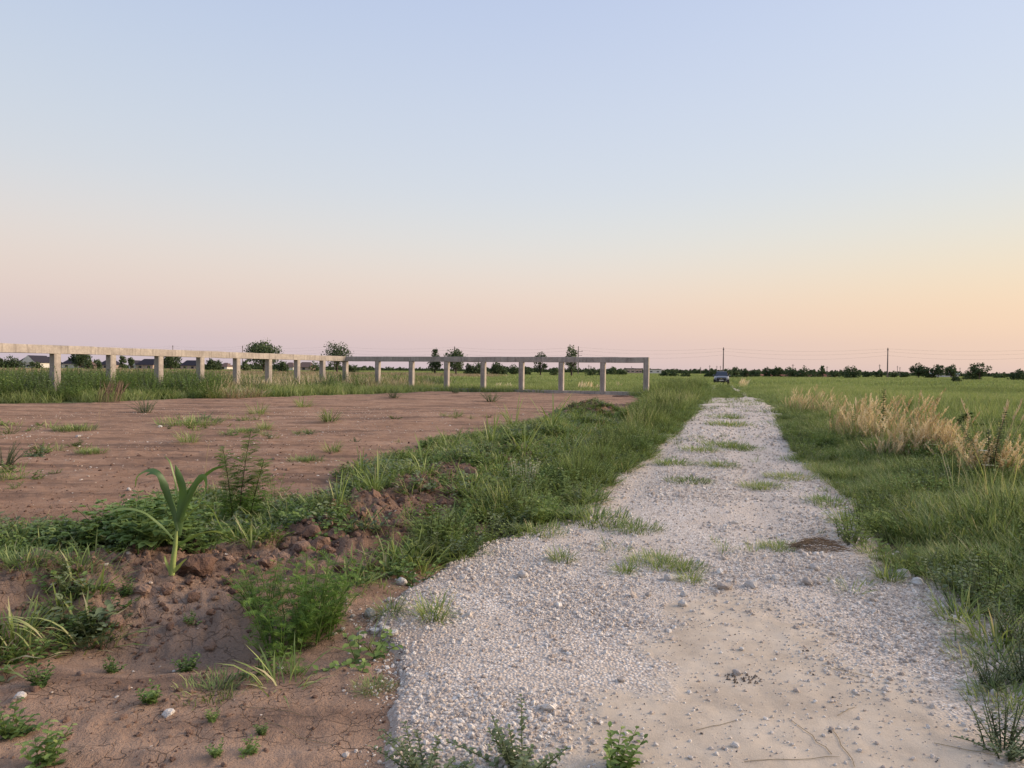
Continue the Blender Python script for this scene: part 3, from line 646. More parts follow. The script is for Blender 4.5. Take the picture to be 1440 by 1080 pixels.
# ------------------------------------------------------------------ utility poles and wires
POLES = [(1497, 488, 236), (1248, 489, 240), (1017, 488.5, 248), (813, 487, 262), (639, 487, 285), (470, 486, 318), (341, 486, 350), (243, 485.5, 380), (160, 486, 415), (88, 487, 450), (20, 488, 490)]
PD = {1248: 'slim grey utility pole alone above the green field on the right', 1017: 'slim grey utility pole rising just behind the parked car', 813: 'utility pole with cross arm beside the tall ragged tree', 639: 'utility pole rising out of the middle tree behind the frame',
      470: 'utility pole hidden by the loose round tree near the frame corner', 341: 'utility pole left of the broad dark tree', 243: 'utility pole whose tip shows above the left beam'}
ptops = []
for px, py, d in POLES:
    x = at_depth(px, d); zt = z_at(px, py, d); ptops.append(Vector((x, d, zt)))
    if not 200 < px < 1440: continue
    t = empty('utility_pole', (x, d, 0)); tag(t, PD.get(px, 'slim grey utility pole beyond the field'), 'utility pole', 'utility poles crossing beyond the field')
    b = Buf(); b.tube([(0, 0, -0.5), (0, 0, zt * 0.5), (0, 0, zt)], [0.22, 0.19, 0.14], 8); link('shaft', b.mesh('shaft', M_pole), t)
    if px == 813:
        for dz in (0.5, 1.9, 3.1): link('cross_arm', box_mesh('cross_arm', 2.2 - dz * 0.25, 0.14, 0.14, M_pole, 0), t, (0.5, 0, zt - dz - 1.5))
        for sx in (-0.5, 1.4): link('insulator', box_mesh('insulator', 0.16, 0.16, 0.35, M_wire, 0.02), t, (sx, 0, zt - 1.86))
    else:
        link('cross_arm', box_mesh('cross_arm', 0.5, 0.12, 0.12, M_pole, 0), t, (0, 0, zt - 0.9))
        for sx in (-0.2, 0.2): link('insulator', box_mesh('insulator', 0.12, 0.12, 0.22, M_wire, 0.02), t, (sx, 0, zt - 0.78))
for off, sag, lab in ((0.35, 1.0, 'uppermost thin wire strung between the utility poles'), (1.3, 1.3, 'second thin wire strung below the uppermost one'), (2.6, 1.5, 'lowest faint wire strung between the utility poles')):
    b = Buf()
    for p, q in zip(ptops[:-1], ptops[1:]):
        b.tube([p + (q - p) * t - Vector((0, 0, off + sag * 4 * t * (1 - t))) for t in np.linspace(0, 1, 9)], 0.017, 3)
    tag(link('overhead_wire', b.mesh('overhead_wire', M_wire)), lab, 'overhead wire')
FARP = [(985, 516, 420), (998, 513.5, 400), (1008, 514.5, 410), (1013, 514.5, 415), (948, 517.5, 480), (1115, 512, 330), (1079, 516, 380), (1163, 515, 380), (1237, 512.5, 340), (1262, 514.5, 420), (1265.5, 516, 430), (828, 513, 330), (831, 514.5, 360), (907, 512, 330), (888, 515, 500), (1350, 517, 480)]
FL = ['tiny distant pole left of the car above the blue treeline', 'tiny distant pole standing just left of the car roof', 'left one of the paired distant poles over the car', 'right one of the paired distant poles over the car',
      'tiny distant pole over the far treeline right of the frame end', 'small distant pole above the long hedge line', 'small distant pole between car and long hedge line', 'small distant pole beside the lone bush right of the hedge',
      'small distant pole with a shrub at its foot left of the big pole', 'left of two thin distant poles right of the big pole', 'right of two thin distant poles right of the big pole', 'tiny distant pole seen through the frame near the ragged tree', 'shorter distant pole seen through the frame near the ragged tree',
      'distant pole just behind the end post of the frame', 'tiny distant pole over the white flat buildings', 'tiny distant pole over the dark tree group on the right']
for (px, py, d), lab in zip(FARP, FL):
    x = at_depth(px, d); zt = z_at(px, py, d); b = Buf(); b.tube([(0, 0, -0.3), (0, 0, zt)], [0.16, 0.13], 6)
    t = empty('distant_pole', (x, d, 0)); tag(t, lab, 'utility pole', 'distant poles along the horizon'); link('shaft', b.mesh('shaft', M_pole), t)
    link('cross_arm', box_mesh('cross_arm', 1.2, 0.12, 0.12, M_pole, 0), t, (0, 0, zt - 0.7))

# ------------------------------------------------------------------ houses
def house(px0, px1, pyr, pyb, d, lab, wall=M_wall, roof=M_roof, hip=0.3, depth=9, front_gable=False):
    x0, x1 = at_depth(px0, d), at_depth(px1, d); w = x1 - x0; zr = z_at((px0 + px1) / 2, pyr, d); ze = max(1.8, zr * 0.45)
    t = empty('house', ((x0 + x1) / 2, d + depth / 2, 0)); tag(t, lab, 'house', 'low houses beyond the left field')
    link('wall', box_mesh('wall', w, depth, ze + 0.3, wall, 0, z0=-0.3), t)
    o = 0.5
    if front_gable: V = [(-w/2-o, -depth/2-o, ze), (w/2+o, -depth/2-o, ze), (w/2+o, depth/2+o, ze), (-w/2-o, depth/2+o, ze), (0, -depth/2-o, zr), (0, depth/2+o, zr)]
    else: V = [(-w/2-o, -depth/2-o, ze), (w/2+o, -depth/2-o, ze), (w/2+o, depth/2+o, ze), (-w/2-o, depth/2+o, ze), (-w/2+w*hip, 0, zr), (w/2-w*hip, 0, zr)]
    bm = bmesh.new(); v = [bm.verts.new(c) for c in V]
    for f in ([(0,1,4),(1,2,5,4),(2,3,5),(3,0,4,5),(0,3,2,1)] if front_gable else [(0,1,5,4),(1,2,5),(2,3,4,5),(3,0,4),(0,3,2,1)]): bm.faces.new([v[i] for i in f])
    me = bpy.data.meshes.new('roof'); bm.to_mesh(me); bm.free(); me.materials.append(wall if front_gable else roof)
    if front_gable:
        me.materials.append(roof)
        for f in (1, 3): me.polygons[f].material_index = 1
    link('roof', me, t)
    n = max(1, int(w / 4))
    wm = box_mesh('window', 1.3, 0.08, 1.1, M_glass, 0)
    for i in range(n): link('window', wm, t, ((i + 0.5) / n * w - w / 2, -depth / 2 - 0.03, 0.8))
    return t
house(24, 46, 501, 515, 330, 'pale house with dark roof behind the hedge at far left', hip=0.2)
house(31, 49, 499.5, 515, 322, 'white gabled house end with dark roof left of the first post', front_gable=True, depth=12)
house(52, 71, 501.5, 515, 335, 'white house with dark hipped roof just left of the first post')
house(87, 113, 502.5, 515, 340, 'low house with wide dark roof right of the first post', hip=0.25)
house(110, 121, 506, 516, 330, 'small beige building under the round dark tree', M_beige, M_roof2)
house(139, 157, 504.5, 516, 330, 'beige house half hidden by shrubs left of the second post', M_beige, M_roof)
house(181, 191, 506.5, 514.5, 340, 'small white gabled house right of the second post', front_gable=True, depth=7)
house(191, 215, 504.5, 515.5, 335, 'house with long dark roof and beige wall between posts', M_beige, M_roof, 0.2)
house(254, 276, 506.5, 515, 380, 'low dark roofed house seen through the third gap', M_beige, M_roof, 0.15)
house(398, 412, 509.5, 517, 380, 'small reddish roofed house behind the left row of posts', M_wall, M_roof2)
house(418, 436, 509, 518, 340, 'brown walled house between bushes near the frame corner', M_beige, M_roof2, 0.15)
house(308, 319, 510, 516, 400, 'pale low house between bushes in the fourth gap', M_wall, M_roof2)
def shed(px0, px1, pt, pb, d, lab, wall, roof):
    x0, x1 = at_depth(px0, d), at_depth(px1, d); zt = z_at((px0 + px1) / 2, pt, d)
    t = empty('long_building', ((x0 + x1) / 2, d + 5, 0)); tag(t, lab, 'building'); w = x1 - x0
    link('wall', box_mesh('wall', w, 10, zt - 0.5 + 0.3, wall, 0, z0=-0.3), t); link('roof', box_mesh('roof', w + 0.8, 10.8, 0.5, roof, 0), t, (0, 0, zt - 0.5))
    n = max(2, int(w / 5)); wm = box_mesh('window', 2.0, 0.08, 0.9, M_glass, 0)
    for i in range(n): link('window', wm, t, ((i + 0.5) / n * w - w / 2, -5.03, 1.0))
shed(880.5, 893, 517.8, 524, 620, 'dark flat roofed building seen through the last frame opening', M_beige, M_roof)
shed(894, 903, 518, 524, 630, 'second dark flat roofed building close to the end post', M_beige, M_roof)
shed(911, 930, 518.8, 525, 640, 'pale long flat building just right of the end post', M_wall, M_pole)
shed(1328, 1348, 524.6, 528.2, 300, 'low shed with pale blue green flat roof beside the trees', M_wall, M_tin)

# reddish bank on the horizon right of the car
xs = np.linspace(at_depth(1045, 250), at_depth(1178, 235), 60); V = []; T = []
for i, x in enumerate(xs):
    y = 250 - 15 * i / 59; h = 1.15 + 0.25 * math.sin(i * 0.9) + U(-0.12, 0.12) if 1 < i < 58 else 0.1
    V += [(x, y - 2.5, -0.2), (x, y - 1.0, h * 0.85), (x, y, h), (x, y + 3, -0.2)]
Q = [(i*4+k, (i+1)*4+k, (i+1)*4+k+1, i*4+k+1) for i in range(59) for k in range(3)]
tag(link('earth_bank', me_np('earth_bank', V, np.array(Q), M_redsoil, smooth=False)), 'long low reddish earth bank beyond the field right of the car', 'earth bank', kind='structure')

# ------------------------------------------------------------------ trees
def crown_mesh(name, w, h, seed, leafs, n, gap=0.3, style='round', mat=None):
    """crown of leaf faces grouped into clumps; h is the crown height, base at 0"""
    rs = np.random.default_rng(seed); nc = max(12, int(n / 32)); C = []
    for _ in range(nc):
        while True:
            p = rs.uniform(-1, 1, 3)
            if p @ p < 1: break
        if style == 'round': q = np.array([p[0] * w * 0.43, p[1] * w * 0.43, h * 0.52 + p[2] * h * 0.42])
        elif style == 'tall': q = np.array([p[0] * w * 0.38 * (1.15 - 0.5 * (p[2] + 1) / 2), p[1] * w * 0.38, h * 0.5 + p[2] * h * 0.48])
        else:
            t = (p[2] + 1) / 2; q = np.array([p[0] * w * 0.45, p[1] * w * 0.45, h * 0.06 + t * h * 0.8 * math.sqrt(max(0.15, 1 - p[0] ** 2))])
        C.append((q, min(w, h) * rs.uniform(0.10, 0.24) * (1.25 if style == 'bush' else 1)))
    cc = np.array([c[0] for c in C]); cr = np.array([c[1] for c in C]); k = rs.integers(0, nc, n)
    d = rs.normal(0, 1, (n, 3)); d /= np.linalg.norm(d, axis=1)[:, None]; pts = cc[k] + d * (cr[k] * rs.uniform(0.3, 1.15, n) ** 0.6)[:, None]
    a = rs.normal(0, 1, (n, 3)); a /= np.linalg.norm(a, axis=1)[:, None]; b_ = np.cross(a, rs.normal(0, 1, (n, 3))); b_ /= np.linalg.norm(b_, axis=1)[:, None]
    s = leafs * rs.uniform(0.6, 1.4, n)[:, None]
    V = np.stack([pts - a * s, pts - b_ * s * 0.6, pts + a * s, pts + b_ * s * 0.6], 1).reshape(-1, 3); V[:, 2] = np.maximum(V[:, 2], -0.2)
    t = np.repeat(np.clip(0.25 + 0.25 * rs.random(n) + 0.25 * (rs.random(nc)[k] - 0.3), 0, 1), 4)
    return me_np(name, V, np.arange(4 * n).reshape(n, 4), mat or M_crown, t), cc
def tree(px, pyt, wpx, d, lab, style='round', pyb=None, dens=1.0, trunk=0.22, cat='tree', name='tree', grp=None, mat=None):
    x = at_depth(px, d); w = wpx / FPX * d; ht = z_at(px, pyt, d); s = 1.1 / FPX * d; tb = ht * trunk if style != 'bush' else 0.0
    n = int(np.clip(wpx * (ht / d * FPX) * 2.2 * dens, 300, 7000))
    seed = int(px * 13 + wpx); cm, cc = crown_mesh('crown', w, ht - tb, seed, s, n, style=style, mat=mat)
    t = empty(name, (x, d, 0), 0); tag(t, lab, cat, grp); link('crown', cm, t, (0, 0, tb))
    if style != 'bush':
        b = Buf(); r = max(0.12, ht * 0.03)
        b.tube([(0, 0, -0.4), (U(-.1, .1), 0, tb), (U(-.3, .3), 0, tb + (ht - tb) * 0.45)], [r * 1.3, r, r * 0.5], 7)
        for c in cc[:: max(1, len(cc) // 9)]:
            e_ = c + np.array([0, 0, tb]); s0 = np.array([0, 0, tb + U(0, 0.25) * (ht - tb)]); b.tube([s0, (s0 + e_) / 2 + np.array([0, 0, -0.1 * ht * 0.3]), e_], [r * 0.5, r * 0.32, r * 0.12], 5)
        link('trunk', b.mesh('trunk', M_bark), t)
    else:
        b = Buf()
        for c in cc[:: max(1, len(cc) // 6)]: b.tube([(0, 0, -0.2), c * 0.5, c * 0.9], [0.08, 0.05, 0.02], 4)
        link('stems', b.mesh('stems', M_bark), t)
    return t
TG = 'trees beyond the field'; BG = 'bushes along the far edge of the field'
TREES = [
 (4, 501, 22, 260, 'bush', 'dark bush at the left edge of the picture'), (20, 499.5, 22, 262, 'bush', 'dark hedge bush beside the leftmost house'), (50, 504, 14, 250, 'bush', 'dark rounded bush between two white houses'),
 (113, 493.5, 29, 300, 'round', 'large round dark tree over the beige building left of the second post'),
 (124, 503, 13, 280, 'bush', 'bush at the right foot of the round dark tree'), (137, 502, 12, 275, 'bush', 'pointed shrub left of the beige house'), (172, 499, 12, 270, 'tall', 'slim tree just right of the second post'), (184, 502, 11, 272, 'tall', 'pointed tree beside the small white gabled house'),
 (240, 497.5, 32, 230, 'round', 'dark tree under the beam right of the third post'), (296, 502, 18, 260, 'bush', 'low green bush just right of the fourth post'), (306, 505, 16, 265, 'bush', 'lower green bush in the fourth gap'), (282, 503, 10, 270, 'bush', 'dark bush behind the fourth post'),
 (371, 479, 50, 200, 'round', 'largest broad dark tree rising above the left beam'), (346, 504, 12, 220, 'bush', 'small dark bush at the left foot of the broad tree'), (396, 506, 22, 190, 'bush', 'green bush at the right foot of the broad tree'),
 (444, 507, 16, 230, 'bush', 'rounded bush left of the loose round tree'), (474, 481, 37, 200, 'round', 'loose leaved round tree standing behind the frame corner'), (494, 507, 16, 205, 'bush', 'dark bush right of the frame corner post'),
 (612, 492, 22, 180, 'tall', 'left one of the paired dark trees behind the long beam'), (641, 489.5, 30, 178, 'round', 'right one of the paired dark trees behind the long beam'), (660, 509, 14, 185, 'bush', 'small bush right of the paired trees'),
 (674, 508, 22, 185, 'bush', 'dark bush left of the fourth long row post'), (700, 508, 30, 190, 'bush', 'wide dark bush in the middle of the long row'), (722, 512, 16, 200, 'bush', 'small bush behind the middle of the frame'),
 (760, 494.5, 25, 170, 'tall', 'sparse upright tree with gaps in its crown behind the beam'), (738, 515, 22, 190, 'bush', 'low bush left of the sparse upright tree'), (781, 513, 22, 175, 'bush', 'low bush between sparse tree and ragged tree'),
 (804, 484.5, 22, 150, 'tall', 'tall ragged tree beside the pole with cross arm'), (832, 515, 22, 165, 'bush', 'green bush right of the ragged tree'), (846, 516.5, 14, 170, 'bush', 'small bush behind the next to last post'),
 (861, 514, 20, 230, 'bush', 'dark rounded bush in the last frame opening'), (874, 516, 18, 235, 'bush', 'lower rounded bush in the last frame opening'),
 (934, 519.5, 14, 170, 'bush', 'dark low bush just right of the end post'), (948, 519, 18, 175, 'bush', 'second low bush right of the end post'), (964, 521, 16, 180, 'bush', 'low bush halfway between frame and car'), (1000, 519, 16, 180, 'bush', 'green bush just left of the car'),
 (1024, 515.5, 14, 160, 'bush', 'green bush directly right of the car'), (1034, 514.5, 14, 165, 'bush', 'taller bush behind the right side of the car'), (1046, 518, 16, 190, 'bush', 'dark bush starting the hedge right of the car'),
 (1062, 518, 18, 210, 'bush', 'dark bush in the hedge left of the reddish bank'), (1077, 516, 12, 215, 'bush', 'pointed bush in the hedge'), (1093, 513.5, 18, 215, 'bush', 'highest bush of the long hedge'), (1112, 514.5, 18, 215, 'bush', 'hedge bush with small pole above'), (1131, 515, 20, 215, 'bush', 'last high bush of the long hedge'),
 (1148, 519, 16, 220, 'bush', 'low bush over the bright red end of the bank'), (1157, 515.5, 10, 215, 'tall', 'small pointed tree right of the long hedge'), (1173, 520, 16, 210, 'bush', 'low bush left of the lone green bush'), (1197, 513, 26, 190, 'bush', 'lone rounded green bush right of the reddish bank'),
 (1220, 521.5, 20, 240, 'bush', 'low dark bush between lone bush and big pole'), (1236, 517, 10, 240, 'bush', 'small shrub at the foot of a distant pole'), (1256, 522, 18, 250, 'bush', 'low bush just right of the big pole'), (1273, 521.5, 14, 250, 'bush', 'low bush left of the dark tree group'),
 (1292, 511.5, 25, 220, 'round', 'leftmost tree of the dark group on the right'), (1307, 516, 14, 222, 'bush', 'low middle bush of the dark group'), (1319, 513, 20, 220, 'round', 'middle tree of the dark group on the right'), (1338, 513.5, 22, 225, 'round', 'rightmost tree of the dark group above the pale roofed shed'),
 (1344, 528.5, 18, 120, 'bush', 'low dark shrub in the field below the pale roofed shed'), (1367, 517, 22, 150, 'bush', 'left half of the spreading tree on the right'), (1378, 510, 28, 148, 'round', 'spreading open tree with drooping twigs on the right'), (1402, 521.5, 18, 250, 'bush', 'low bush right of the spreading tree'),
 (1430, 516.5, 20, 160, 'bush', 'bush at the right edge of the horizon'), (1448, 517, 16, 162, 'bush', 'bush cut by the right edge of the picture'),
]
for px, pt, w, d, st, lab in TREES:
    nm = 'bush' if st == 'bush' else 'tree'
    tree(px, pt, w, d, lab, st, name=nm, cat=nm, grp=BG if nm == 'bush' else TG, dens=0.6 if 'sparse' in lab or 'loose' in lab or 'ragged' in lab or 'spreading open' in lab else 1.1, trunk=0.3 if 'spreading open' in lab else 0.16)
# far woods: one mass
n = 2600; wx = RNG.uniform(-560, 640, n); wy = 640 + 60 * np.sin(wx * 0.01) + RNG.uniform(-30, 60, n)
cmf, _ = crown_mesh('far_crown', 9, 5, 5, 0.7, 260, style='bush'); cmf2, _ = crown_mesh('far_crown', 7, 6.5, 6, 0.7, 260, style='bush')
s_ = RNG.uniform(0.35, 0.85, n) * (0.75 + 0.45 * vnoise(wx * 0.02, wx * 0, 4)); rot = np.stack([np.zeros(n), np.zeros(n), RNG.uniform(0, 6.28, n)], 1)
scatter('distant_woods', np.stack([wx, wy, np.zeros(n) - 0.5], 1), rot, np.stack([s_, s_, s_ * 1.05], 1), [proto(cmf), proto(cmf2)], 'low far woods running along the whole horizon', 'woods')

# ------------------------------------------------------------------ field grass
fp = [proto(patch_mesh('field_patch', 260, 1.0, 0.62, 0.010, M_field, 0.05)) for _ in range(3)]
fpl = [proto(patch_mesh('field_patch_far', 330, 2.2, 0.65, 0.028, M_field, 0.05)) for _ in range(3)]
fdr = [proto(patch_mesh('dry_patch', 300, 2.2, 0.75, 0.03, M_dry, 0.05)) for _ in range(2)]
def grassy(x, y, m=0.2): return (road_sd(x, y) < -m) & (dirt_sd(x, y) < -m)
NEAR_R = 13
x, y = sector(5200, 20, 75); k = grassy(x, y, 0.7); x, y = x[k], y[k]; n = len(x)
hs = 0.62 + 0.5 * vnoise(x * 0.15, y * 0.15, 9); hs = hs * (0.45 + 0.55 * sstep(0.5, 4.0, -road_sd(x, y)))
s_ = RNG.uniform(0.8, 1.15, n)
scatter('field_grass', np.stack([x, y, ground_z(x, y)], 1), upright(n, 0.04), np.stack([s_, s_, hs * RNG.uniform(0.85, 1.15, n)], 1), fp, 'green field grass around the frame and beyond the track', 'grass')
x, y = sector(13500, 72, 430, -44, 44); k = grassy(x, y, 1.5); x, y = x[k], y[k]
dryz = ((x < -0.02 * y) & (y > 105) & (x < 20 - 0.0 * y)) & (vnoise(x * 0.02, y * 0.012, 14) + (x < -0.25 * y) * 0.22 > 0.64)
for nm, kk, pr, lb in (('far_field_grass', ~dryz, fpl, 'green grass of the far field below the treeline'), ('dry_field_grass', dryz, fdr, 'strip of dry straw coloured grass before the houses')):
    a_, b_ = x[kk], y[kk]; n = len(a_); s_ = RNG.uniform(1.0, 1.5, n); hz = (0.65 + 0.5 * vnoise(a_ * 0.04, b_ * 0.04, 10)) * RNG.uniform(0.8, 1.2, n)
    scatter(nm, np.stack([a_, b_, ground_z(a_, b_) - 0.05], 1), upright(n, 0.02), np.stack([s_, s_, hz], 1), pr, lb, 'grass')
# near right field and both verges
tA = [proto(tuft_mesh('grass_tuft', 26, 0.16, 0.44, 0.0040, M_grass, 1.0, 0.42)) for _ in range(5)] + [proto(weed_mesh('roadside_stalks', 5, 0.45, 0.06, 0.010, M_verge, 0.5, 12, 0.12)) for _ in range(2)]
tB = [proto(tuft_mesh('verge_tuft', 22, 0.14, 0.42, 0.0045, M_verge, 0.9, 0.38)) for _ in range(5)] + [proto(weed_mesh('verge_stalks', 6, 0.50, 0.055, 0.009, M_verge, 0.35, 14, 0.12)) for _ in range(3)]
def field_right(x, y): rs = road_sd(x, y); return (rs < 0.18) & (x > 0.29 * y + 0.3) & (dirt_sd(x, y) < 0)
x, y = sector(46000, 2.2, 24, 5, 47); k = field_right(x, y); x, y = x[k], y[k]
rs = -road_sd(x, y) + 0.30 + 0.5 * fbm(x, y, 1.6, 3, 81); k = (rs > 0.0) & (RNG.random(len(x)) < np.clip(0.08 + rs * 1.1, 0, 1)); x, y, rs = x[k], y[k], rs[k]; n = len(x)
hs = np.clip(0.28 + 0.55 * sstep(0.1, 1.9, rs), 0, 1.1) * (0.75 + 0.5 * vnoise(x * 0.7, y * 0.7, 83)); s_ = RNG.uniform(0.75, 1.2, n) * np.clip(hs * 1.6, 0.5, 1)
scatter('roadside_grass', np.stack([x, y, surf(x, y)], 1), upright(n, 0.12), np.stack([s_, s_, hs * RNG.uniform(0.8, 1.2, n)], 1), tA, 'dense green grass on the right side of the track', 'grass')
# left verge: between lot and track
P_VERGE = [flat(*p) for p in [(615,800),(585,785),(610,755),(665,722),(745,682),(805,648),(868,610),(895,578),(905,562),(900,552),(925,545),(990,540),(1000,548),(990,566),(966,590),(930,625),(895,652),(850,685),(820,712),(770,740),(700,765),(655,790)]]
x, y = sector(60000, 4.5, 80, -16, 17); k = poly_sd(P_VERGE, x, y) > -0.1; x, y = x[k], y[k]; r_ = np.hypot(x, y)
k = (RNG.random(len(x)) < np.clip(1.0 - r_ * 0.006, 0.3, 1) * (0.25 + 0.75 * sstep(0.3, 0.55, vnoise(x * 1.7, y * 1.7, 97)))); x, y = x[k], y[k]
xx, yy = sector(30000, 4.5, 30, -16, 17); k = (poly_sd(P_VERGE, xx, yy) > -0.05 + 0.2 * fbm(xx, yy, 1.5, 2, 91)) & (vnoise(xx * 1.7, yy * 1.7, 97) > 0.42); x = np.concatenate([x, xx[k]]); y = np.concatenate([y, yy[k]]); n = len(x)
e_ = sstep(-0.1, 0.7, poly_sd(P_VERGE, x, y)); hs = (0.25 + 0.65 * e_) * (0.35 + 1.0 * vnoise(x * 1.5, y * 1.5, 93)) * (1 + 0.5 * sstep(20, 50, y)); s_ = RNG.uniform(0.7, 1.2, n) * (1 + sstep(15, 50, y) * 0.8)
scatter('verge_grass', np.stack([x, y, surf(x, y)], 1), upright(n, 0.12), np.stack([s_, s_, hs * RNG.uniform(0.6, 1.5, n)], 1), tB, 'light green verge grass between dirt lot and gravel track', 'grass')
# median and shoulders of the far track
P_MED = [flat(*p) for p in [(1001,560),(1006,549),(1009,541.5),(1024,541.5),(1030,549),(1050,560)]]
x, y = sector(9000, 38, 92, 11, 18); k = poly_sd(P_MED, x, y) > 0; x, y = x[k], y[k]; n = len(x); s_ = RNG.uniform(0.9, 1.5, n)
scatter('track_grass', np.stack([x, y, surf(x, y)], 1), upright(n, 0.1), np.stack([s_, s_, s_ * 0.26], 1), tB, 'grass strip growing between the wheel ruts before the car', 'grass')

x, y = sector(14000, 5, 60, -8, 32); k = (road_sd(x, y) > 0.0) & (fbm(x * 0.45 - y * 0.05, y * 1.5, 0.9, 4, 131, 0.6) > 0.25 - 0.12 * sstep(12, 45, y) - 0.30 * (1 - sstep(0.1, 0.6, road_sd(x, y))) * sstep(6, 9, y)) & (poly_sd(P_SAND, x, y) < -0.6) & (RNG.random(len(x)) < 0.45 + 0.02 * y); x, y = x[k], y[k]; n = len(x); s_ = RNG.uniform(0.12, 0.42, n) * (1 + sstep(15, 50, y) * 0.5)
scatter('track_weeds', np.stack([x, y, surf(x, y)], 1), upright(n, 0.2), np.stack([s_ * 1.3, s_ * 1.3, s_ * 0.8], 1), tB, 'thin scattered greens growing through the gravel', 'weeds')
# leafy herbs and seed stalks mixed into the grass of both sides
hb = [proto(weed_mesh('herb', 9, 0.42, 0.07, 0.017, m_, 0.6, 16, 0.14)) for m_ in (M_leaf, M_verge, M_dusty)] + [proto(feather_mesh('feathery_herb', 7, 0.36, 0.13, M_verge, 0.12, 0.8, 8, 0.006, 5))]
x, y = sector(9000, 2.6, 26, -14, 47); k = (field_right(x, y) | (poly_sd(P_VERGE, x, y) > 0)) & (vnoise(x * 0.8, y * 0.8, 87) > 0.45); x, y = x[k], y[k]; n = len(x)
near_ = 1 - sstep(0.3, 2.2, -road_sd(x, y)); s_ = RNG.uniform(0.5, 1.15, n) * (0.85 + 0.35 * (1 - near_))
scatter('roadside_herbs', np.stack([x, y, surf(x, y)], 1), upright(n, 0.12), np.stack([s_, s_, s_], 1), hb, 'leafy herbs growing through the roadside grass', 'herbs')
ss = [proto(tuft_mesh('seed_stalks', 7, 0.15, 0.85, 0.0030, M_verge, 0.5, 0.3, seg=5, dryp=0.6)) for _ in range(3)]
x, y = sector(5000, 4, 40, -14, 47); k = ((field_right(x, y) & (road_sd(x, y) < -0.7)) | (poly_sd(P_VERGE, x, y) > 0.3)) & (vnoise(x * 0.5, y * 0.5, 89) > 0.5); x, y = x[k], y[k]; n = len(x); s_ = RNG.uniform(0.6, 1.1, n)
scatter('seed_stalks', np.stack([x, y, surf(x, y)], 1), upright(n, 0.1), np.stack([s_, s_, s_], 1), ss, 'thin straw tipped seed stalks over the roadside grass', 'grass')

# ------------------------------------------------------------------ weeds at the foot of the frame
wA = [proto(weed_mesh('thicket_weed', 14, 0.9, 0.11, 0.036, m_, 0.7, 15, 0.3)) for m_ in (M_leaf, M_mallow, M_leaf, M_dusty)]
wT = [proto(tuft_mesh('thicket_tuft', 40, 0.3, 0.75, 0.009, M_grass, 0.9, 0.45, dryp=0.2)) for _ in range(3)]
wD = [proto(tuft_mesh('straw_tuft', 26, 0.25, 1.05, 0.010, m_, 0.9, 0.4)) for m_ in (M_dry, M_plume, M_dry)]
P_TH = [flat(*p) for p in [(-700,574),(-300,573),(0,567),(130,565),(200,562),(330,562),(400,557),(520,552),(600,549),(660,547),(600,541),(520,536),(430,533),(300,530),(150,531),(0,536),(-700,545)]]
P_THB = [flat(*p) for p in [(-700,574),(-300,573),(0,567),(130,565),(150,560),(230,563),(300,561),(310,552),(250,548),(130,545),(0,548),(-700,553)]]
x, y = sector(9000, 22, 75, -50, 2); sdv = poly_sd(P_TH, x, y); k = sdv > 0; x, y, sdv = x[k], y[k], sdv[k]
bsh = poly_sd(P_THB, x, y) > -0.3; rr = RNG.random(len(x)); sel = vnoise(x * 0.35, y * 0.35, 95)
isb = (bsh & (rr < 0.75)) | (~bsh & (rr < 0.18) & (sel > 0.5)); isd = ~isb & (sel < 0.52) & (rr > 0.45)
lowk = 0.55 + 0.45 * sstep(0, 1.6, sdv)
for nm, kk, pr, lb, zz in (('weed_thicket', isb, wA, 'leafy green weed thicket at the foot of the left row of posts', 1.5), ('straw_weeds', isd, wD, 'pale straw coloured stalks among the weeds under the frame', 0.95), ('rank_grass', ~isb & ~isd, wT, 'rank green grass at the foot of the concrete frame', 1.05)):
    a_, b_ = x[kk], y[kk]; n = len(a_); s_ = RNG.uniform(0.8, 1.25, n)
    scatter(nm, np.stack([a_, b_, surf(a_, b_)], 1), upright(n, 0.08), np.stack([s_, s_, s_ * zz * lowk[kk]], 1), pr, lb, 'weeds')

# ------------------------------------------------------------------ gravel stones, lot pebbles, clods
SM = [proto(stone_mesh('gravel_stone', M_stone, 1, 0.7, 0.3, i)) for i in range(6)]
SL = [proto(stone_mesh('gravel_stone_small', M_stone, 0, 0.75, 0.3, i + 20)) for i in range(5)]
def rrot(n): return RNG.uniform(0, 6.283, (n, 3)) * np.array([0.12, 0.12, 1])
def stones(name, n, r0, r1, a0, a1, size, pr, dens, lab, mode='lognormal', cat='gravel', sink=0.25):
    x, y = sector(n, r0, r1, a0, a1); k = RNG.random(n) < dens(x, y); x, y = x[k], y[k]; n = len(x)
    s = size * np.exp(RNG.normal(0, 0.55, n)); s = np.clip(s, size * 0.35, size * 3.6)
    scatter(name, np.stack([x, y, surf(x, y) + s * (0.35 - sink)], 1), rrot(n), np.stack([s, s, s], 1), pr, lab, cat)
def gden(x, y):
    rs = road_sd(x, y) + 0.15 * fbm(x, y, 2.2, 3, 101); s = np.clip(0.5 + poly_sd(P_SAND, x, y) / 0.9, 0, 1) + 0.7 * fbm(x, y, 1.6, 5, 103, 0.65)
    d = (1 - sstep(0.3, 0.85, s)) * 0.95 + 0.05; d = d * (0.15 + 1.0 * sstep(-0.35, 0.3, fbm(x, y, 1.1, 5, 105, 0.65))); d = d * (1 - 0.6 * rut_w(x, y)); return np.where(rs > -0.4, d * (0.07 * sstep(-0.45, -0.2, rs) + 0.35 * sstep(-0.2, -0.03, rs) + 0.6 * sstep(-0.08, 0.12, rs)), 0)
stones('near_gravel', 95000, 2.7, 6.5, -13, 42, 0.0115, SL, gden, 'crushed pale gravel covering the near end of the track')
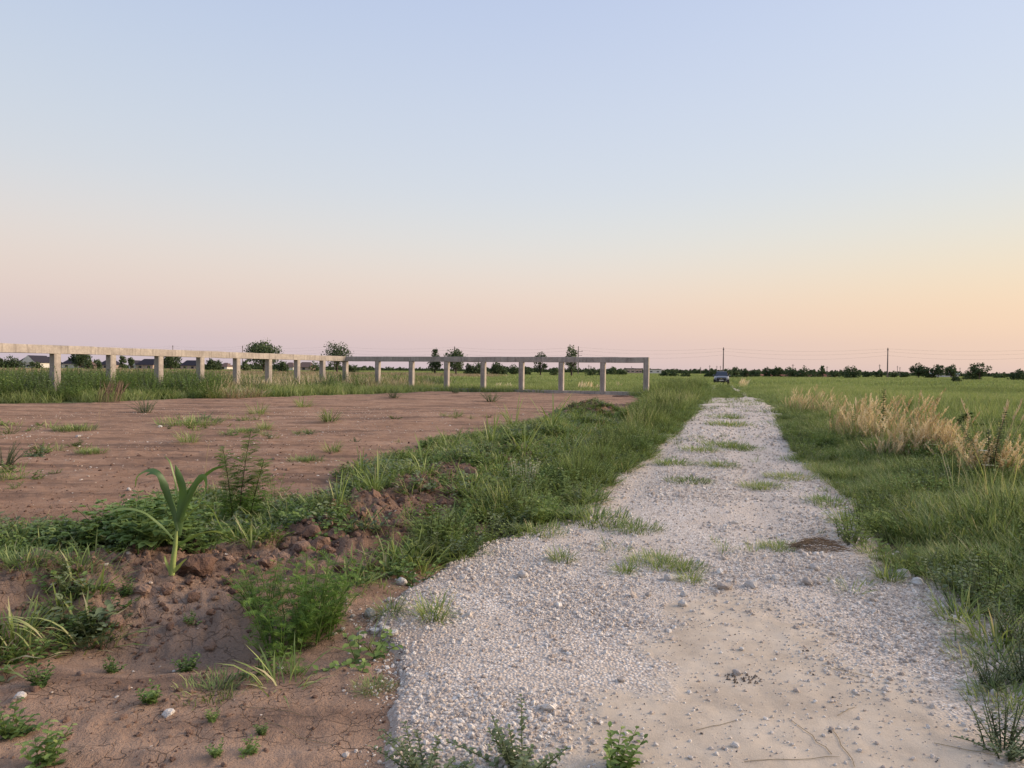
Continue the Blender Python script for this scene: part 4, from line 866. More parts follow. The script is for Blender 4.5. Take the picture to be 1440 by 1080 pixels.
stones('coarse_gravel', 9000, 2.7, 10, -13, 40, 0.022, SM, lambda x, y: gden(x, y) * np.clip(0.15 + 1.1 * sstep(0.0, 0.5, fbm(x, y, 0.8, 3, 107)) + 0.5 * sstep(5, 7, y), 0, 1), 'larger pale gravel stones spread over the track')
stones('mid_gravel', 80000, 6.5, 15, -10, 36, 0.017, SL, gden, 'pale gravel on the middle of the track')
stones('far_gravel', 30000, 15, 34, 2, 30, 0.034, SL, gden, 'pale gravel on the far stretch of the track')
PB = [proto(stone_mesh('pebble', M_pebble, 0, 0.6, 0.3, i + 40)) for i in range(4)]; DK = [proto(stone_mesh('dark_pebble', M_dark, 0, 0.6, 0.3, i + 50)) for i in range(3)]
CL = [proto(stone_mesh('clod', M_clod, 2, 0.7, 0.5, i + 60)) for i in range(5)]
stones('lot_pebbles', 26000, 2.5, 30, -50, 12, 0.020, PB, lambda x, y: np.where((dirt_sd(x, y) > 0) & (road_sd(x, y) < -0.05), 0.16 + 0.6 * sstep(0.0, 0.4, fbm(x, y, 0.5, 3, 111)) * sstep(5, 9, y), 0), 'small pale pebbles scattered on the dirt lot', cat='pebbles')
stones('dark_chips', 1600, 2.7, 8, -13, 38, 0.007, DK, lambda x, y: np.where(road_sd(x, y) > 0.05, 0.3 + 0.5 * (poly_sd(P_SAND, x, y) > 0), 0), 'dark chips strewn on the sandy end of the track', cat='pebbles')
stones('sand_grit', 9000, 2.7, 6.5, -5, 36, 0.008, SL, lambda x, y: (poly_sd(P_SAND, x, y) > -0.2) * 0.8, 'fine grit on the sandy patch of the track')
stones('soil_clods', 48000, 3.0, 16, -46, 12, 0.026, CL, lambda x, y: np.where((dirt_sd(x, y) > -0.2) & (road_sd(x, y) < -0.05), np.maximum(np.clip(ridge_w(x, y) * 1.1, 0, 1) ** 1.5, 0.7 * sstep(-0.1, 0.2, poly_sd(Z_BANK, x, y))) * 0.8 + 0.03, 0), 'crumbly brown soil clods on the dug ridge', cat='clods', sink=0.3)
stones('soil_crumbs', 42000, 2.6, 11, -50, 8, 0.011, CL[:3], lambda x, y: np.where((dirt_sd(x, y) > 0) & (road_sd(x, y) < 0.02), 0.10 + 0.5 * sstep(0.0, 0.35, fbm(x, y, 1.2, 4, 113)), 0), 'small brown crumbs of dry soil on the lot', cat='crumbs')
stones('clod_lumps', 2600, 3.4, 14, -44, 12, 0.085, CL, lambda x, y: np.where(road_sd(x, y) < -0.1, np.clip(ridge_w(x, y), 0, 1) ** 2 * 0.8, 0), 'larger broken lumps on the dug soil ridge', cat='clods', sink=0.35)
stones('heap_clods', 2600, 15, 24, 0, 12, 0.09, CL, lambda x, y: np.exp(-(((x - MOUND[0]) / 1.0) ** 2 + ((y - MOUND[1]) / 0.9) ** 2)), 'reddish clods on the soil mound beside the verge', cat='clods')

# ------------------------------------------------------------------ creeping weeds on the ridge
cw = [proto(weed_mesh('creeper', 9, 0.17, 0.045, 0.013, M_leaf, 1.25, 9, 0.08)) for _ in range(4)]
cw2 = [proto(weed_mesh('creeper', 7, 0.20, 0.06, 0.017, M_dusty, 1.2, 8, 0.06)) for _ in range(3)]
cg = [proto(tuft_mesh('creeping_tuft', 26, 0.09, 0.20, 0.0036, M_verge, 1.4, 0.8, dryp=0.12)) for _ in range(4)]
Z1 = [flat(*p) for p in [(300,700),(380,725),(460,695),(530,655),(620,625),(720,606),(800,590),(870,566),(905,570),(890,590),(820,640),(760,690),(690,730),(640,760),(590,800),(560,830),(500,835),(470,800),(380,790),(330,770),(250,770),(180,760),(230,715)]]
Z2 = [flat(*p) for p in [(-60,760),(60,755),(170,760),(150,800),(120,850),(130,890),(60,935),(-80,960)]]
Z_BARE = [flat(*p) for p in [(360,812),(390,775),(470,765),(500,725),(560,690),(640,672),(690,680),(640,735),(590,775),(530,822),(470,830)]]
def wden(x, y):
    s = np.maximum(poly_sd(Z1, x, y), poly_sd(Z2, x, y) * 1.2); nz = fbm(x, y, 1.3, 4, 121); nz2 = fbm(x, y, 0.6, 3, 123)
    base = sstep(-0.2, 0.3, s + 0.3 * nz) * sstep(-0.38, 0.08, nz) * 0.95
    base = base * (1 - 0.85 * np.exp(-(((x - MOUND[0]) / 1.1) ** 2 + ((y - MOUND[1] + 0.4) / 1.3) ** 2)))
    base = base * (1 - 0.88 * sstep(-0.25, 0.15, poly_sd(Z_BARE, x, y) + 0.25 * nz2))
    spar = (dirt_sd(x, y) > 0) * (road_sd(x, y) < 0) * 0.02 * sstep(0.1, 0.4, nz2)
    return np.maximum(base, spar)
x, y = sector(60000, 3.2, 24, -44, 14); k = (RNG.random(len(x)) < wden(x, y)) & (road_sd(x, y) < 0.03); x, y = x[k], y[k]; n = len(x)
typ = RNG.random(n) + 0.35 * (vnoise(x * 1.1, y * 1.1, 125) - 0.5)
for nm, kk, pr, lb in (('creeping_weeds', typ < 0.40, cw, 'low green creeping weeds over the dug soil ridge'), ('dusty_creepers', (typ >= 0.40) & (typ < 0.58), cw2, 'dusty grey green creeping weeds among the clods'), ('creeping_grass', typ >= 0.58, cg, 'short matted grass spreading over the soil ridge')):
    a_, b_ = x[kk], y[kk]; n = len(a_); s_ = RNG.uniform(0.6, 1.6, n)
    scatter(nm, np.stack([a_, b_, surf(a_, b_)], 1), upright(n, 0.2), np.stack([s_, s_, s_ * 0.95], 1), pr, lb, 'weeds')

# ------------------------------------------------------------------ single plants
def put(name, me, px, py, lab, cat, grp=None, rz=None, s=1.0, dz=0.0):
    x, y, z = gp(px, py); o = link(name, me, None, (x, y, z + dz), U(0, 6.28) if rz is None else rz, s); return tag(o, lab, cat, grp)

# maize plant: stem, arching leaves with a folded midrib, upright centre leaves
x, y, z = gp(241, 810); corn = empty('corn_plant', (x, y, z)); corn.scale = (0.92, 0.92, 0.92); tag(corn, 'young bright green maize plant with arching leaves on the soil ridge', 'corn plant')
b = Buf(); b.tube([(0, 0, -0.03), (0.012, 0, 0.10), (0.028, 0, 0.22), (0.04, 0, 0.34)], [0.021, 0.020, 0.016, 0.010], 8, 0.95); link('stem', b.mesh('stem', M_corn, True), corn)
def corn_leaf(pts, w, y0=0.0, dy=0.0, tw=0.2, t=0.3, t2=0.5):
    """PTS: how the leaf runs, seen from the front, in units of 1.2 mm from the stem foot"""
    b = Buf(); p = np.array(pts, float) * 0.0012; n = 15; u = np.linspace(0, len(p) - 1, n)
    def cr(i, f):
        a0, a1, a2, a3 = (p[min(max(j, 0), len(p) - 1)] for j in (i - 1, i, i + 1, i + 2)); return 0.5 * (2 * a1 + (a2 - a0) * f + (2 * a0 - 5 * a1 + 4 * a2 - a3) * f * f + (3 * a1 - a0 - 3 * a2 + a3) * f ** 3)
    q = np.array([cr(min(int(v), len(p) - 2), v - min(int(v), len(p) - 2)) for v in u]); P = np.array([(q[i][0], y0 + dy * (i / (n - 1)) ** 1.3, q[i][1]) for i in range(n)])
    sv = []
    for i in range(n):
        tg = P[min(i + 1, n - 1)] - P[max(i - 1, 0)]; tg /= np.linalg.norm(tg); s0 = np.cross(tg, (0, 1, 0)); s0 /= np.linalg.norm(s0); s1 = np.cross(tg, s0); a = tw + 0.5 * math.sin(i * 0.55 + tw * 5)
        sv.append(s0 * math.cos(a) + s1 * math.sin(a))
    f = np.linspace(0, 1, n); Wd = w * np.clip(0.35 + 1.3 * f, 0, 1) * (1 - f ** 3) * (1 + 0.06 * np.sin(f * 40)) + 0.0006
    b.strip(P, Wd, np.array(sv), t, fold=0.35, t2=t2); link('leaf', b.mesh('leaf', M_corn, True), corn)
for a in [([(45, 250), (60, 380), (66, 500), (55, 600), (32, 690)], 0.046, 0, -0.02, 0.1, 0.2, 0.35), ([(45, 280), (18, 400), (-12, 480), (-30, 560), (-55, 630), (-100, 645), (-135, 625)], 0.030, -0.01, -0.05, 0.5, 0.1, 0.3),
          ([(20, 230), (-60, 330), (-150, 410), (-270, 430), (-340, 395)], 0.013, -0.02, -0.12, 0.9, 0.6, 0.8), ([(50, 300), (80, 440), (120, 540), (180, 600), (245, 655), (320, 680)], 0.026, 0.01, 0.06, 0.6, 0.15, 0.5),
          ([(60, 340), (110, 470), (160, 580), (215, 620), (235, 560), (215, 480)], 0.028, -0.01, -0.08, 0.3, 0.2, 0.6), ([(60, 330), (130, 400), (200, 445), (260, 430), (320, 340), (350, 310)], 0.013, 0.0, -0.1, 0.9, 0.6, 0.9),
          ([(45, 190), (120, 235), (200, 270), (290, 290), (360, 285)], 0.018, -0.01, -0.1, 0.7, 0.5, 0.95), ([(35, 430), (10, 590), (-25, 690), (-70, 735)], 0.008, 0.02, 0.05, 0.8, 0.5, 0.8), ([(10, 400), (-80, 590), (-170, 645), (-270, 600), (-300, 520)], 0.022, 0.04, 0.14, 0.6, 0.4, 0.7),
          ([(0, 10), (50, 60), (110, 118)], 0.016, -0.01, -0.03, 0.5, 0.9, 1.0), ([(-5, 10), (-18, 80), (-30, 135)], 0.012, -0.01, -0.03, 0.6, 0.9, 1.0)]: corn_leaf(*a)

mallow = [weed_mesh('broadleaf_weed', 15, 0.50, 0.12, 0.060, M_mallow, 0.95, 9, 0.16, True) for _ in range(3)]
for i, (px, py, s, lab) in enumerate([(85, 765, 0.55, 'leftmost low sprawling broad leaved weed on the lot'), (120, 768, 0.75, 'sprawling broad leaved weed at the left end of its clump'), (158, 762, 0.85, 'broad leaved weed in the middle of the clump left of the maize'), (190, 772, 1.05, 'tallest broad leaved weed close left of the maize'), (222, 762, 0.95, 'broad leaved weed directly behind the maize stem'), (268, 758, 0.8, 'broad leaved weed behind the right side of the maize'), (290, 775, 0.55, 'small broad leaved weed right of the maize'), (205, 740, 0.9, 'broad leaved weed at the back of the clump')]):
    put('broadleaf_weed', mallow[i % 3], px, py, lab, 'weed', 'broad leaved weeds around the maize', s=s)
x, y, z = gp(335, 742); t = empty('tall_weed', (x, y, z)); tag(t, 'tall thin feathery weed standing dark against the dirt lot', 'weed')
for i, (az, h, dx) in enumerate([(0.5, 0.98, 0.0), (2.8, 0.80, -0.05), (0.2, 0.70, 0.08)]):
    b = Buf(); P = arc((dx, 0.02 * i, -0.02), az, 0.05 + 0.05 * i, h, 0.12, 8); b.tube(P, [0.008 * (1 - 0.1 * k) for k in range(8)], 4, 0.1); link('stem', b.mesh('stem', M_brown), t)
    b = Buf(); 
    for k in range(44):
        f = 0.15 + 0.85 * k / 44; j = min(6, int(f * 7)); q = P[j] + (P[j + 1] - P[j]) * (f * 7 - j)
        la = k * 2.1 + U(-.4, .4); ll = 0.25 * (1.1 - 0.65 * f) * U(0.7, 1.1)
        for e_ in (0.15, 0.5): frond(b, q, la + U(-.5, .5), e_ + U(-0.2, 0.3), ll, 5, 0.0075, U(0.1, 0.6))
    link('foliage', b.mesh('foliage', M_feather), t)
fbu = [feather_mesh('feathery_bush', 26, 0.50, 0.17, M_feather, 0.22, 0.9, 11, 0.0042, 6), feather_mesh('feathery_bush', 20, 0.42, 0.15, M_feather, 0.18, 1.0, 10, 0.0042, 6), feather_mesh('feathery_bush', 9, 0.34, 0.13, M_feather, 0.10, 1.0, 9, 0.004, 5)]
for px, py, s, m_, lab in [(425, 898, 1.0, 0, 'big bright feathery bush at the right end of the soil bank'), (395, 915, 0.85, 1, 'feathery bush hanging over the bank below the biggest one'), (455, 880, 0.85, 1, 'feathery bush on the gravel side of the biggest one'), (375, 855, 0.75, 1, 'feathery bush behind the left side of the biggest one'), (415, 945, 0.5, 2, 'small feathery shoot in front of the biggest bush'),
                           (385, 705, 0.85, 2, 'feathery weed right of the tall thin weed'), (405, 735, 0.7, 2, 'low feathery weed on the ridge behind the maize'), (560, 800, 0.5, 2, 'small feathery weed at the ridge end beside the gravel'), (350, 725, 0.7, 2, 'feathery weed at the foot of the tall thin weed')]:
    put('feathery_bush', fbu[m_], px, py, lab, 'bush', 'feathery bushes on the soil bank', s=(s * 0.85, s * 0.85, s * 1.2))

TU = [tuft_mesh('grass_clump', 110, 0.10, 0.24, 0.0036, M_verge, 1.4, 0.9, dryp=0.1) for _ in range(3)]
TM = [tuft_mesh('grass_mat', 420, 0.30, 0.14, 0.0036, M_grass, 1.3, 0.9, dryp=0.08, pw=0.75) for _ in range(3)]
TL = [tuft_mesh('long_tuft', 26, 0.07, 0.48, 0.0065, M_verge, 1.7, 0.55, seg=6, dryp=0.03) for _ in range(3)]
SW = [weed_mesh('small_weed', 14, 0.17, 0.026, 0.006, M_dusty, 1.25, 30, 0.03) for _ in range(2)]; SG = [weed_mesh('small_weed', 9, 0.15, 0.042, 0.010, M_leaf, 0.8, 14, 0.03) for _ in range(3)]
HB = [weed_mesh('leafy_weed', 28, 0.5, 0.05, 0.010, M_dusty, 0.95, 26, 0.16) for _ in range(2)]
PL = [
 ('grass_clump', TU, 610, 868, 0.85, 'yellow green grass tuft alone on the pale gravel'), ('grass_clump', TU, 548, 862, 0.6, 'small tuft at the left gravel edge beside white rocks'), ('grass_mat', TM, 925, 792, 0.80, 'dark green mat of grass on the coarse gravel'), ('grass_mat', TM, 962, 800, 0.65, 'smaller grass mat joined to the dark green one'), ('grass_clump', TU, 970, 818, 0.6, 'loose tuft right of the dark green mat'),
 ('grass_clump', TU, 878, 806, 0.6, 'thin tuft left of the dark green mat'), ('grass_clump', TU, 790, 790, 0.7, 'thin sparse tuft in the middle of the gravel'), ('grass_mat', TM, 835, 732, 1.35, 'wide dark grass tongue reaching from the verge onto the gravel'), ('grass_mat', TM, 890, 745, 0.9, 'tip of the grass tongue on the gravel'), ('grass_mat', TM, 752, 748, 1.0, 'short grass mat at the foot of the verge'),
 ('grass_mat', TM, 968, 678, 1.1, 'leafy green patch left of the track centre'), ('grass_mat', TM, 945, 652, 1.2, 'flat green streak across the left wheel rut'), ('grass_mat', TM, 1010, 655, 1.2, 'flat green patch in the centre of the track'), ('grass_mat', TM, 1020, 627, 1.7, 'larger green patch in the middle of the track'), ('grass_mat', TM, 985, 634, 1.4, 'green patch left of the larger middle patch'), ('grass_mat', TM, 1045, 632, 1.4, 'green patch right of the larger middle patch'),
 ('grass_mat', TM, 1025, 598, 2.2, 'green patch halfway down the track'), ('grass_mat', TM, 1022, 588, 1.9, 'narrow green patch beyond the halfway one'), ('grass_mat', TM, 1075, 685, 1.1, 'green streak in the right wheel rut'), ('grass_mat', TM, 1110, 672, 1.2, 'grass tongue from the right roadside onto the track'), ('grass_mat', TM, 1130, 648, 1.3, 'upper grass tongue from the right roadside'), ('grass_mat', TM, 1165, 708, 1.0, 'green patch by the right gravel edge'), ('grass_clump', TU, 1185, 735, 0.9, 'pale tuft by the right gravel edge'),
 ('grass_mat', TM, 1095, 770, 0.6, 'grey green mat left of the dried pile'), ('grass_clump', TU, 1250, 815, 0.8, 'brownish tuft at the right gravel edge'),
 ('grass_mat', TM, 300, 972, 0.62, 'dark creeping grass mat on the cracked soil at lower left'), ('grass_mat', TM, 525, 968, 0.35, 'faint grass mat at the edge of soil and gravel'), ('grass_mat', TM, 35, 790, 0.8, 'short grass mat at the left edge'), ('grass_clump', TU, 110, 800, 0.8, 'grass clump above the left hollow'), ('grass_clump', TU, 20, 900, 1.1, 'dark grass clump at the left picture edge'),
 ('small_weed', SG, 215, 985, 0.8, 'small leafy weed left of the dark creeping grass mat'), ('small_weed', SG, 262, 945, 0.9, 'small upright leafy weed below the hollow'), ('small_weed', SG, 160, 945, 0.7, 'tiny two leafed weed in the hollow at lower left'), ('small_weed', SG, 55, 965, 0.9, 'leafy weed beside the stone at lower left'), ('small_weed', SG, 12, 1035, 1.3, 'dark leafy weed cut by the lower left edge'), ('small_weed', SG, 58, 1078, 1.3, 'dark leafy weed at the bottom left corner'),
 ('small_weed', SG, 308, 1062, 0.5, 'seedling left of a pair near the bottom edge'), ('small_weed', SG, 353, 1060, 0.55, 'seedling right of a pair near the bottom edge'), ('small_weed', SG, 368, 1032, 0.45, 'lone seedling above the bottom pair'), ('small_weed', SG, 298, 1015, 0.45, 'tiny seedling on the cracked crust'),
 ('small_weed', SW, 735, 1082, 1.6, 'dusty prostrate weed at the bottom edge on gravel'), ('small_weed', SW, 600, 1088, 1.4, 'dusty weed low at the bottom edge left of the other'), ('small_weed', SG, 863, 1082, 1.25, 'upright leafy weed at the bottom edge on sand'), ('small_weed', SG, 178, 838, 0.9, 'green weed on the bank above the hollow'), ('small_weed', SG, 270, 880, 0.7, 'small weed growing on the bank face'),
 ('leafy_weed', HB, 1412, 1055, 0.52, 'grey green bushy weed at the lower right corner'), ('leafy_weed', HB, 1432, 905, 0.6, 'leafy weed spilling onto the gravel at the right edge'), ('grass_clump', TU, 1400, 905, 1.1, 'ragged grass clump at the right gravel edge'), ('leafy_weed', HB, 1445, 960, 0.55, 'leafy weed cut by the right edge of the picture'), ('grass_mat', TM, 1405, 932, 0.9, 'flat green mat creeping over the right gravel'), ('grass_mat', TM, 1425, 985, 0.7, 'small green mat near the lower right corner'), ('grass_clump', TU, 1345, 870, 1.0, 'grass clump where the roadside meets the gravel at right'), ('leafy_weed', HB, 1395, 965, 0.38, 'sprawling weed at the right gravel edge'),
 ('leafy_weed', HB, 8, 655, 0.85, 'rounded green bush on the lot at the left edge'), ('leafy_weed', HB, 205, 580, 1.2, 'bright leafy bush in front of the weed thicket'), ('leafy_weed', HB, 690, 565, 1.4, 'tall loose weed before the middle of the frame'), ('leafy_weed', HB, 553, 560, 1.3, 'green weed by the frame left of the tall loose one'), ('leafy_weed', HB, 640, 553, 1.2, 'low green weed at the ground beam'),
 ('grass_mat', TM, 105, 604, 1.6, 'dark green flat patch on the dirt lot at left'), ('grass_mat', TM, 265, 598, 2.6, 'wide thin grass patch across the dirt lot'), ('grass_clump', TU, 265, 622, 1.5, 'straw green tuft on the middle of the lot'), ('grass_clump', TU, 362, 582, 2.2, 'yellow green tuft on the far side of the lot'), ('grass_mat', TM, 345, 607, 1.1, 'small dark weed patch right of the wide thin one'), ('grass_clump', TU, 372, 604, 1.4, 'pale tuft on the lot right of centre'),
 ('grass_clump', TU, 427, 572, 2.4, 'dry green tuft at the far lot edge'), ('grass_clump', TU, 463, 592, 2.0, 'pale tuft group near the lot middle'), ('grass_clump', TU, 467, 636, 1.2, 'small pale upright tuft near the ridge'), ('grass_mat', TM, 430, 648, 1.0, 'thin weed patch on the lot before the ridge'), ('grass_mat', TM, 130, 636, 0.9, 'thin dark patch on the lot at left'),
 ('long_tuft', TL, 508, 672, 1.0, 'pale bright long leaved tuft at the back of the ridge'), ('long_tuft', TL, 528, 690, 0.9, 'bright green long leaved tuft on the ridge'), ('long_tuft', TL, 595, 655, 1.1, 'long leaved grass tuft on the lot side of the ridge'), ('long_tuft', TL, 633, 640, 1.2, 'rank tuft at the lot edge of the ridge'), ('long_tuft', TL, 690, 628, 1.4, 'tall pale tuft among the ridge grass'), ('long_tuft', TL, 735, 640, 1.3, 'tall light stalked tuft left of the verge'), ('long_tuft', TL, 800, 645, 1.4, 'reedy pale tuft beside the verge'),
 ('long_tuft', TL, 475, 715, 0.8, 'bright tuft at the left end of the ridge grass'), ('long_tuft', TL, 355, 770, 0.5, 'thin pale tuft on the soil before the feathery bush'), ('long_tuft', TL, 660, 700, 1.0, 'long leaved tuft in the middle of the ridge'), ('long_tuft', TL, 720, 600, 1.8, 'large rank tuft at the far end of the ridge'), ('long_tuft', TL, 775, 600, 1.8, 'large rank tuft left of the soil mound'),
]
for i, (nm, ms, px, py, s, lab) in enumerate(PL): put(nm, ms[i % len(ms)], px, py, lab, 'weed' if 'weed' in nm else 'grass tuft', s=(s, s, s * (0.7 if nm == 'grass_mat' and py < 700 and px > 900 else 1)))
# long arching blades at the left edge
x, y, z = gp(-30, 905); b = Buf()
for i in range(9): b.strip(arc((U(-.05, .05), U(-.05, .05), 0), U(-0.5, 0.4), U(0.1, 0.5), U(0.35, 0.62), U(1.6, 2.3), 10), [0.006] * 9 + [0.002], sidev(U(-0.5, 0.4)), 0.4, fold=0.3, t2=0.9)
tag(link('arching_grass', b.mesh('arching_grass', M_verge), None, (x, y, z)), 'long arching pale grass blades bending in from the left edge', 'grass tuft')
# thin dry stalks on the lot
for px, py, hpx, lab in [(138, 606, 62, 'thin dry stalk standing on the lot before the second post'), (287, 684, 68, 'thin pale dry stalk behind the maize'), (313, 660, 40, 'short dry stalk behind the maize'), (1098, 885, 0, '')]:
    if not hpx: continue
    x, y, z = gp(px, py); h = hpx / FPX * y; b = Buf(); P = arc((0, 0, -.02), 0.3, 0.03, h, 0.12, 6); b.tube(P, [0.004] * 6, 3, 0.5)
    for k in range(5): leaf(b, P[k], U(0, 6), 0.9, 0.09, 0.004, 0.7)
    tag(link('dry_stalk', b.mesh('dry_stalk', M_dry), None, (x, y, z)), lab, 'dry stalk')
# dried pile of grass on the gravel
x, y, z = gp(1148, 772); b = Buf()
for _ in range(260):
    a = U(0, 6.28); r = math.sqrt(U(0, 1)); px_, py_ = 0.24 * r * math.cos(a), 0.12 * r * math.sin(a); zz = 0.10 * (1 - r) + 0.01; d = U(0, 3.14)
    v = np.array([math.cos(d), math.sin(d) * 0.6, U(-0.35, 0.35)]) * U(0.04, 0.11); c = np.array([px_, py_, zz]); b.strip([c - v, c, c + v], [0.0022] * 3, np.array([0, 0.3, 1.0]), U(0.4, 1.0))
tag(link('dried_grass_pile', b.mesh('dried_grass_pile', M_brown), None, (x, y, z)), 'low brown heap of dried grass lying on the gravel', 'dried grass')
# white flowers
b = Buf()
for _ in range(46):
    c = np.array([U(-.2, .2), U(-.12, .12), U(0.18, 0.42)]); b.tube([(c[0] * 0.6, c[1] * 0.6, 0), c], 0.0015, 3, 0.0)
    for k in range(5): a = k * 1.256; q = c + np.array([math.cos(a), math.sin(a), 0.3]) * 0.011; b.add([c, q + [0.006, 0, 0.004], q + [0, 0.007, 0.004]], T=[(0, 1, 2)], tint=0.9)
fm = b.mesh('white_flowers', M_flower)
put('flowering_weed', fm, 738, 690, 'weed with small white flowers at the edge of the verge', 'flowers')
umb = Buf(); umb.tube(arc((0, 0, 0), 0, 0.05, 0.8, 0.1, 5), 0.002, 3, 0.3)
for _ in range(60): a = U(0, 6.28); r = 0.06 * math.sqrt(U(0, 1)); c = np.array([r * math.cos(a) + 0.08, r * math.sin(a), 0.8]); umb.add([c, c + [0.007, 0, 0.003], c + [0.002, 0.007, 0.003]], T=[(0, 1, 2)], tint=0.8)
um = umb.mesh('white_umbel', [M_flower, M_grass])
um.polygons.foreach_set('material_index', [1] * 12 + [0] * (len(um.polygons) - 12))
for px, py, lab in [(1398, 760, 'white flat flower head over the roadside grass at right'), (1370, 720, 'white flower head just left of the dark woody weed'), (1425, 745, 'white flower head near the right picture edge'), (1352, 700, 'small white flower head among the reeds'), (1310, 705, 'white flower head below the tallest reeds')]: put('white_flower', um, px, py, lab, 'flower', s=0.9)

# ------------------------------------------------------------------ reeds with seed plumes on the right
def reed(px, py, hpx, wpx, nst, lab, pl=0.8, lean=0.16, brown=False):
    x, y, z = gp(px, py); h = hpx / FPX * y; w = wpx / FPX * y * 0.5
    t = empty('reed_clump', (x, y, z)); tag(t, lab, 'reeds', 'plumed reed clumps along the right roadside')
    b = Buf(); p = Buf()
    for i in range(int(nst * 0.95)):
        a = U(0, 6.28); r = math.sqrt(U(0, 1)); bx, by = w * 1.15 * r * math.cos(a), w * 0.9 * r * math.sin(a); hh = h * U(0.35, 1.05) * (0.75 + 0.3 * math.sin(bx * 9 + by * 5 + px)); az = random.gauss(0.2, 1.3); P = arc((bx, by, -0.02), az, U(0, lean * 1.7), hh, U(0, 0.35), 7)
        b.strip(P, [0.0035] * 6 + [0.001], sidev(az + U(-1, 1)), U(0.1, 0.8), t2=U(0.5, 1.0))
        if U(0, 1) < pl:
            q = P[5]; tg = P[6] - P[4]; tg /= np.linalg.norm(tg); L_ = U(0.18, 0.30) * (h / 1.2) ** 0.5; tt = U(0.2, 0.9)
            dr = np.array([math.cos(az), math.sin(az), 0]) * 0.25 + np.array([U(-.1, .1), U(-.1, .1), 0])
            for k in range(34):
                f = k / 34; c = q + (tg * f + dr * f * f) * L_; rr_ = 0.034 * math.sin(math.pi * min(1, 0.12 + 0.85 * f)) + 0.003; a2 = U(0, 6.28)
                o = np.array([math.cos(a2), math.sin(a2), 0]) * rr_; e_ = c + o + tg * L_ * 0.16; sv = np.cross(tg, o); sv = sv / (np.linalg.norm(sv) + 1e-9) * 0.0075
                p.add([c, (c + e_) / 2 + sv, e_, (c + e_) / 2 - sv], [(0, 1, 2, 3)], tint=min(1, max(0, tt + U(-.2, .2))))
    for i in range(int(nst * 1.6)):
        a = U(0, 6.28); r = math.sqrt(U(0, 1)) * 1.1; az = U(0, 6.28); P = arc((w * r * math.cos(a), w * 0.7 * r * math.sin(a), -0.02), az, U(0, 0.4), h * U(0.3, 0.75), U(0.2, 1.3), 5)
        b.m = 1 if U(0, 1) < 0.65 else 0; b.strip(P, [0.0045] * 4 + [0.001], sidev(az), U(0.0, 0.5), t2=U(0.3, 0.9)); b.m = 0
    link('stalks', b.mesh('stalks', [M_brown if brown else M_dry, M_grass]), t)
    if p.n: link('plumes', p.mesh('plumes', M_plume), t)['kind'] = 'stuff'
    return t
for a in [(1120, 580, 36, 30, 60, 'farthest small plumed reed clump on the right roadside'), (1148, 584, 42, 50, 110, 'pale upright reed clump standing apart at the far end'), (1178, 588, 40, 26, 30, 'sparse reed stalks between the far clump and the main group'),
          (1192, 622, 62, 44, 110, 'bushy headed reed clump at the left of the main group'), (1214, 632, 78, 40, 110, 'pale plumed reed clump right of the bushy headed one'), (1246, 636, 82, 40, 90, 'reed clump behind the dark leafy spire'),
          (1262, 655, 62, 60, 120, 'lower front reed clump in the middle of the main group'), (1290, 650, 96, 44, 130, 'tall dense plumed reed clump right of the leafy spire'), (1318, 656, 92, 40, 100, 'reed clump with one broad plume standing highest'), (1345, 665, 80, 40, 55, 'thin reed clump leaning right beyond the tallest'),
          (1378, 688, 70, 50, 90, 'straw coloured reed bases before the dark woody weed'), (1408, 690, 72, 40, 80, 'straw coloured reeds just right of the dark woody weed'), (1225, 622, 50, 60, 60, 'low brown reeds at the back of the main group')]: reed(*a, brown='low brown' in a[5])
x, y, z = gp(1404, 690); b = Buf(); p = Buf(); t = empty('reed_clump', (x, y + 0.15, z)); tag(t, 'few big pink plumes fanning out above the dark woody weed', 'reeds', 'plumed reed clumps along the right roadside')
for i, az in enumerate((0.1, 0.4, 2.9, 0.2, 0.0)):
    P = arc((0, 0, 0), az, 0.04 + 0.06 * i, 1.12 + 0.03 * i, 0.25, 7); b.strip(P, [0.004] * 7, sidev(az), 0.7)
    for k in range(46):
        f = k / 46; c = P[5] + (P[6] - P[5]) * 1.6 * f; a2 = U(0, 6.28); o = np.array([math.cos(a2), math.sin(a2), 0]) * (0.028 * math.sin(math.pi * (0.1 + 0.85 * f))); e_ = c + o + np.array([0, 0, 0.05])
        sv = np.array([0.006, 0, 0]); p.add([c, (c + e_) / 2 + sv, e_, (c + e_) / 2 - sv], [(0, 1, 2, 3)], tint=U(0.2, 0.8))
link('stalks', b.mesh('stalks', M_dry), t); link('plumes', p.mesh('plumes', M_plume), t)['kind'] = 'stuff'
def spire(px, py, hpx, lab, whorls=16, ll=0.11, stems=1, lean=0.0, mat=M_leaf, dark=0.0):
    x, y, z = gp(px, py); h = hpx / FPX * y; t = empty('woody_weed', (x, y, z)); tag(t, lab, 'weed'); b = Buf(); s_ = Buf()
    for k in range(stems):
        az = U(-0.6, 0.6) if lean > 0 else U(0, 6.28); P = arc((U(-.04, .04), U(-.04, .04), -.02), az, lean + U(0, 0.08) + 0.10 * k, h * U(0.75 if k else 1, 1.0), 0.15 + lean, 8); s_.tube(P, [0.008 * (1 - 0.1 * i) for i in range(8)], 4, 0.2)
        for j in range(whorls):
            f = 0.35 + 0.65 * j / whorls; i = min(6, int(f * 7)); q = P[i] + (P[i + 1] - P[i]) * (f * 7 - i)
            for m_ in range(5): leaf(b, q, m_ * 1.257 + j * 0.7, U(-0.1, 0.5), ll * (1.15 - 0.6 * f) * U(0.8, 1.1), ll * 0.17, max(0, U(0.1, 0.5) - dark))
    link('stem', s_.mesh('stem', M_brown), t); link('leaves', b.mesh('leaves', mat), t)
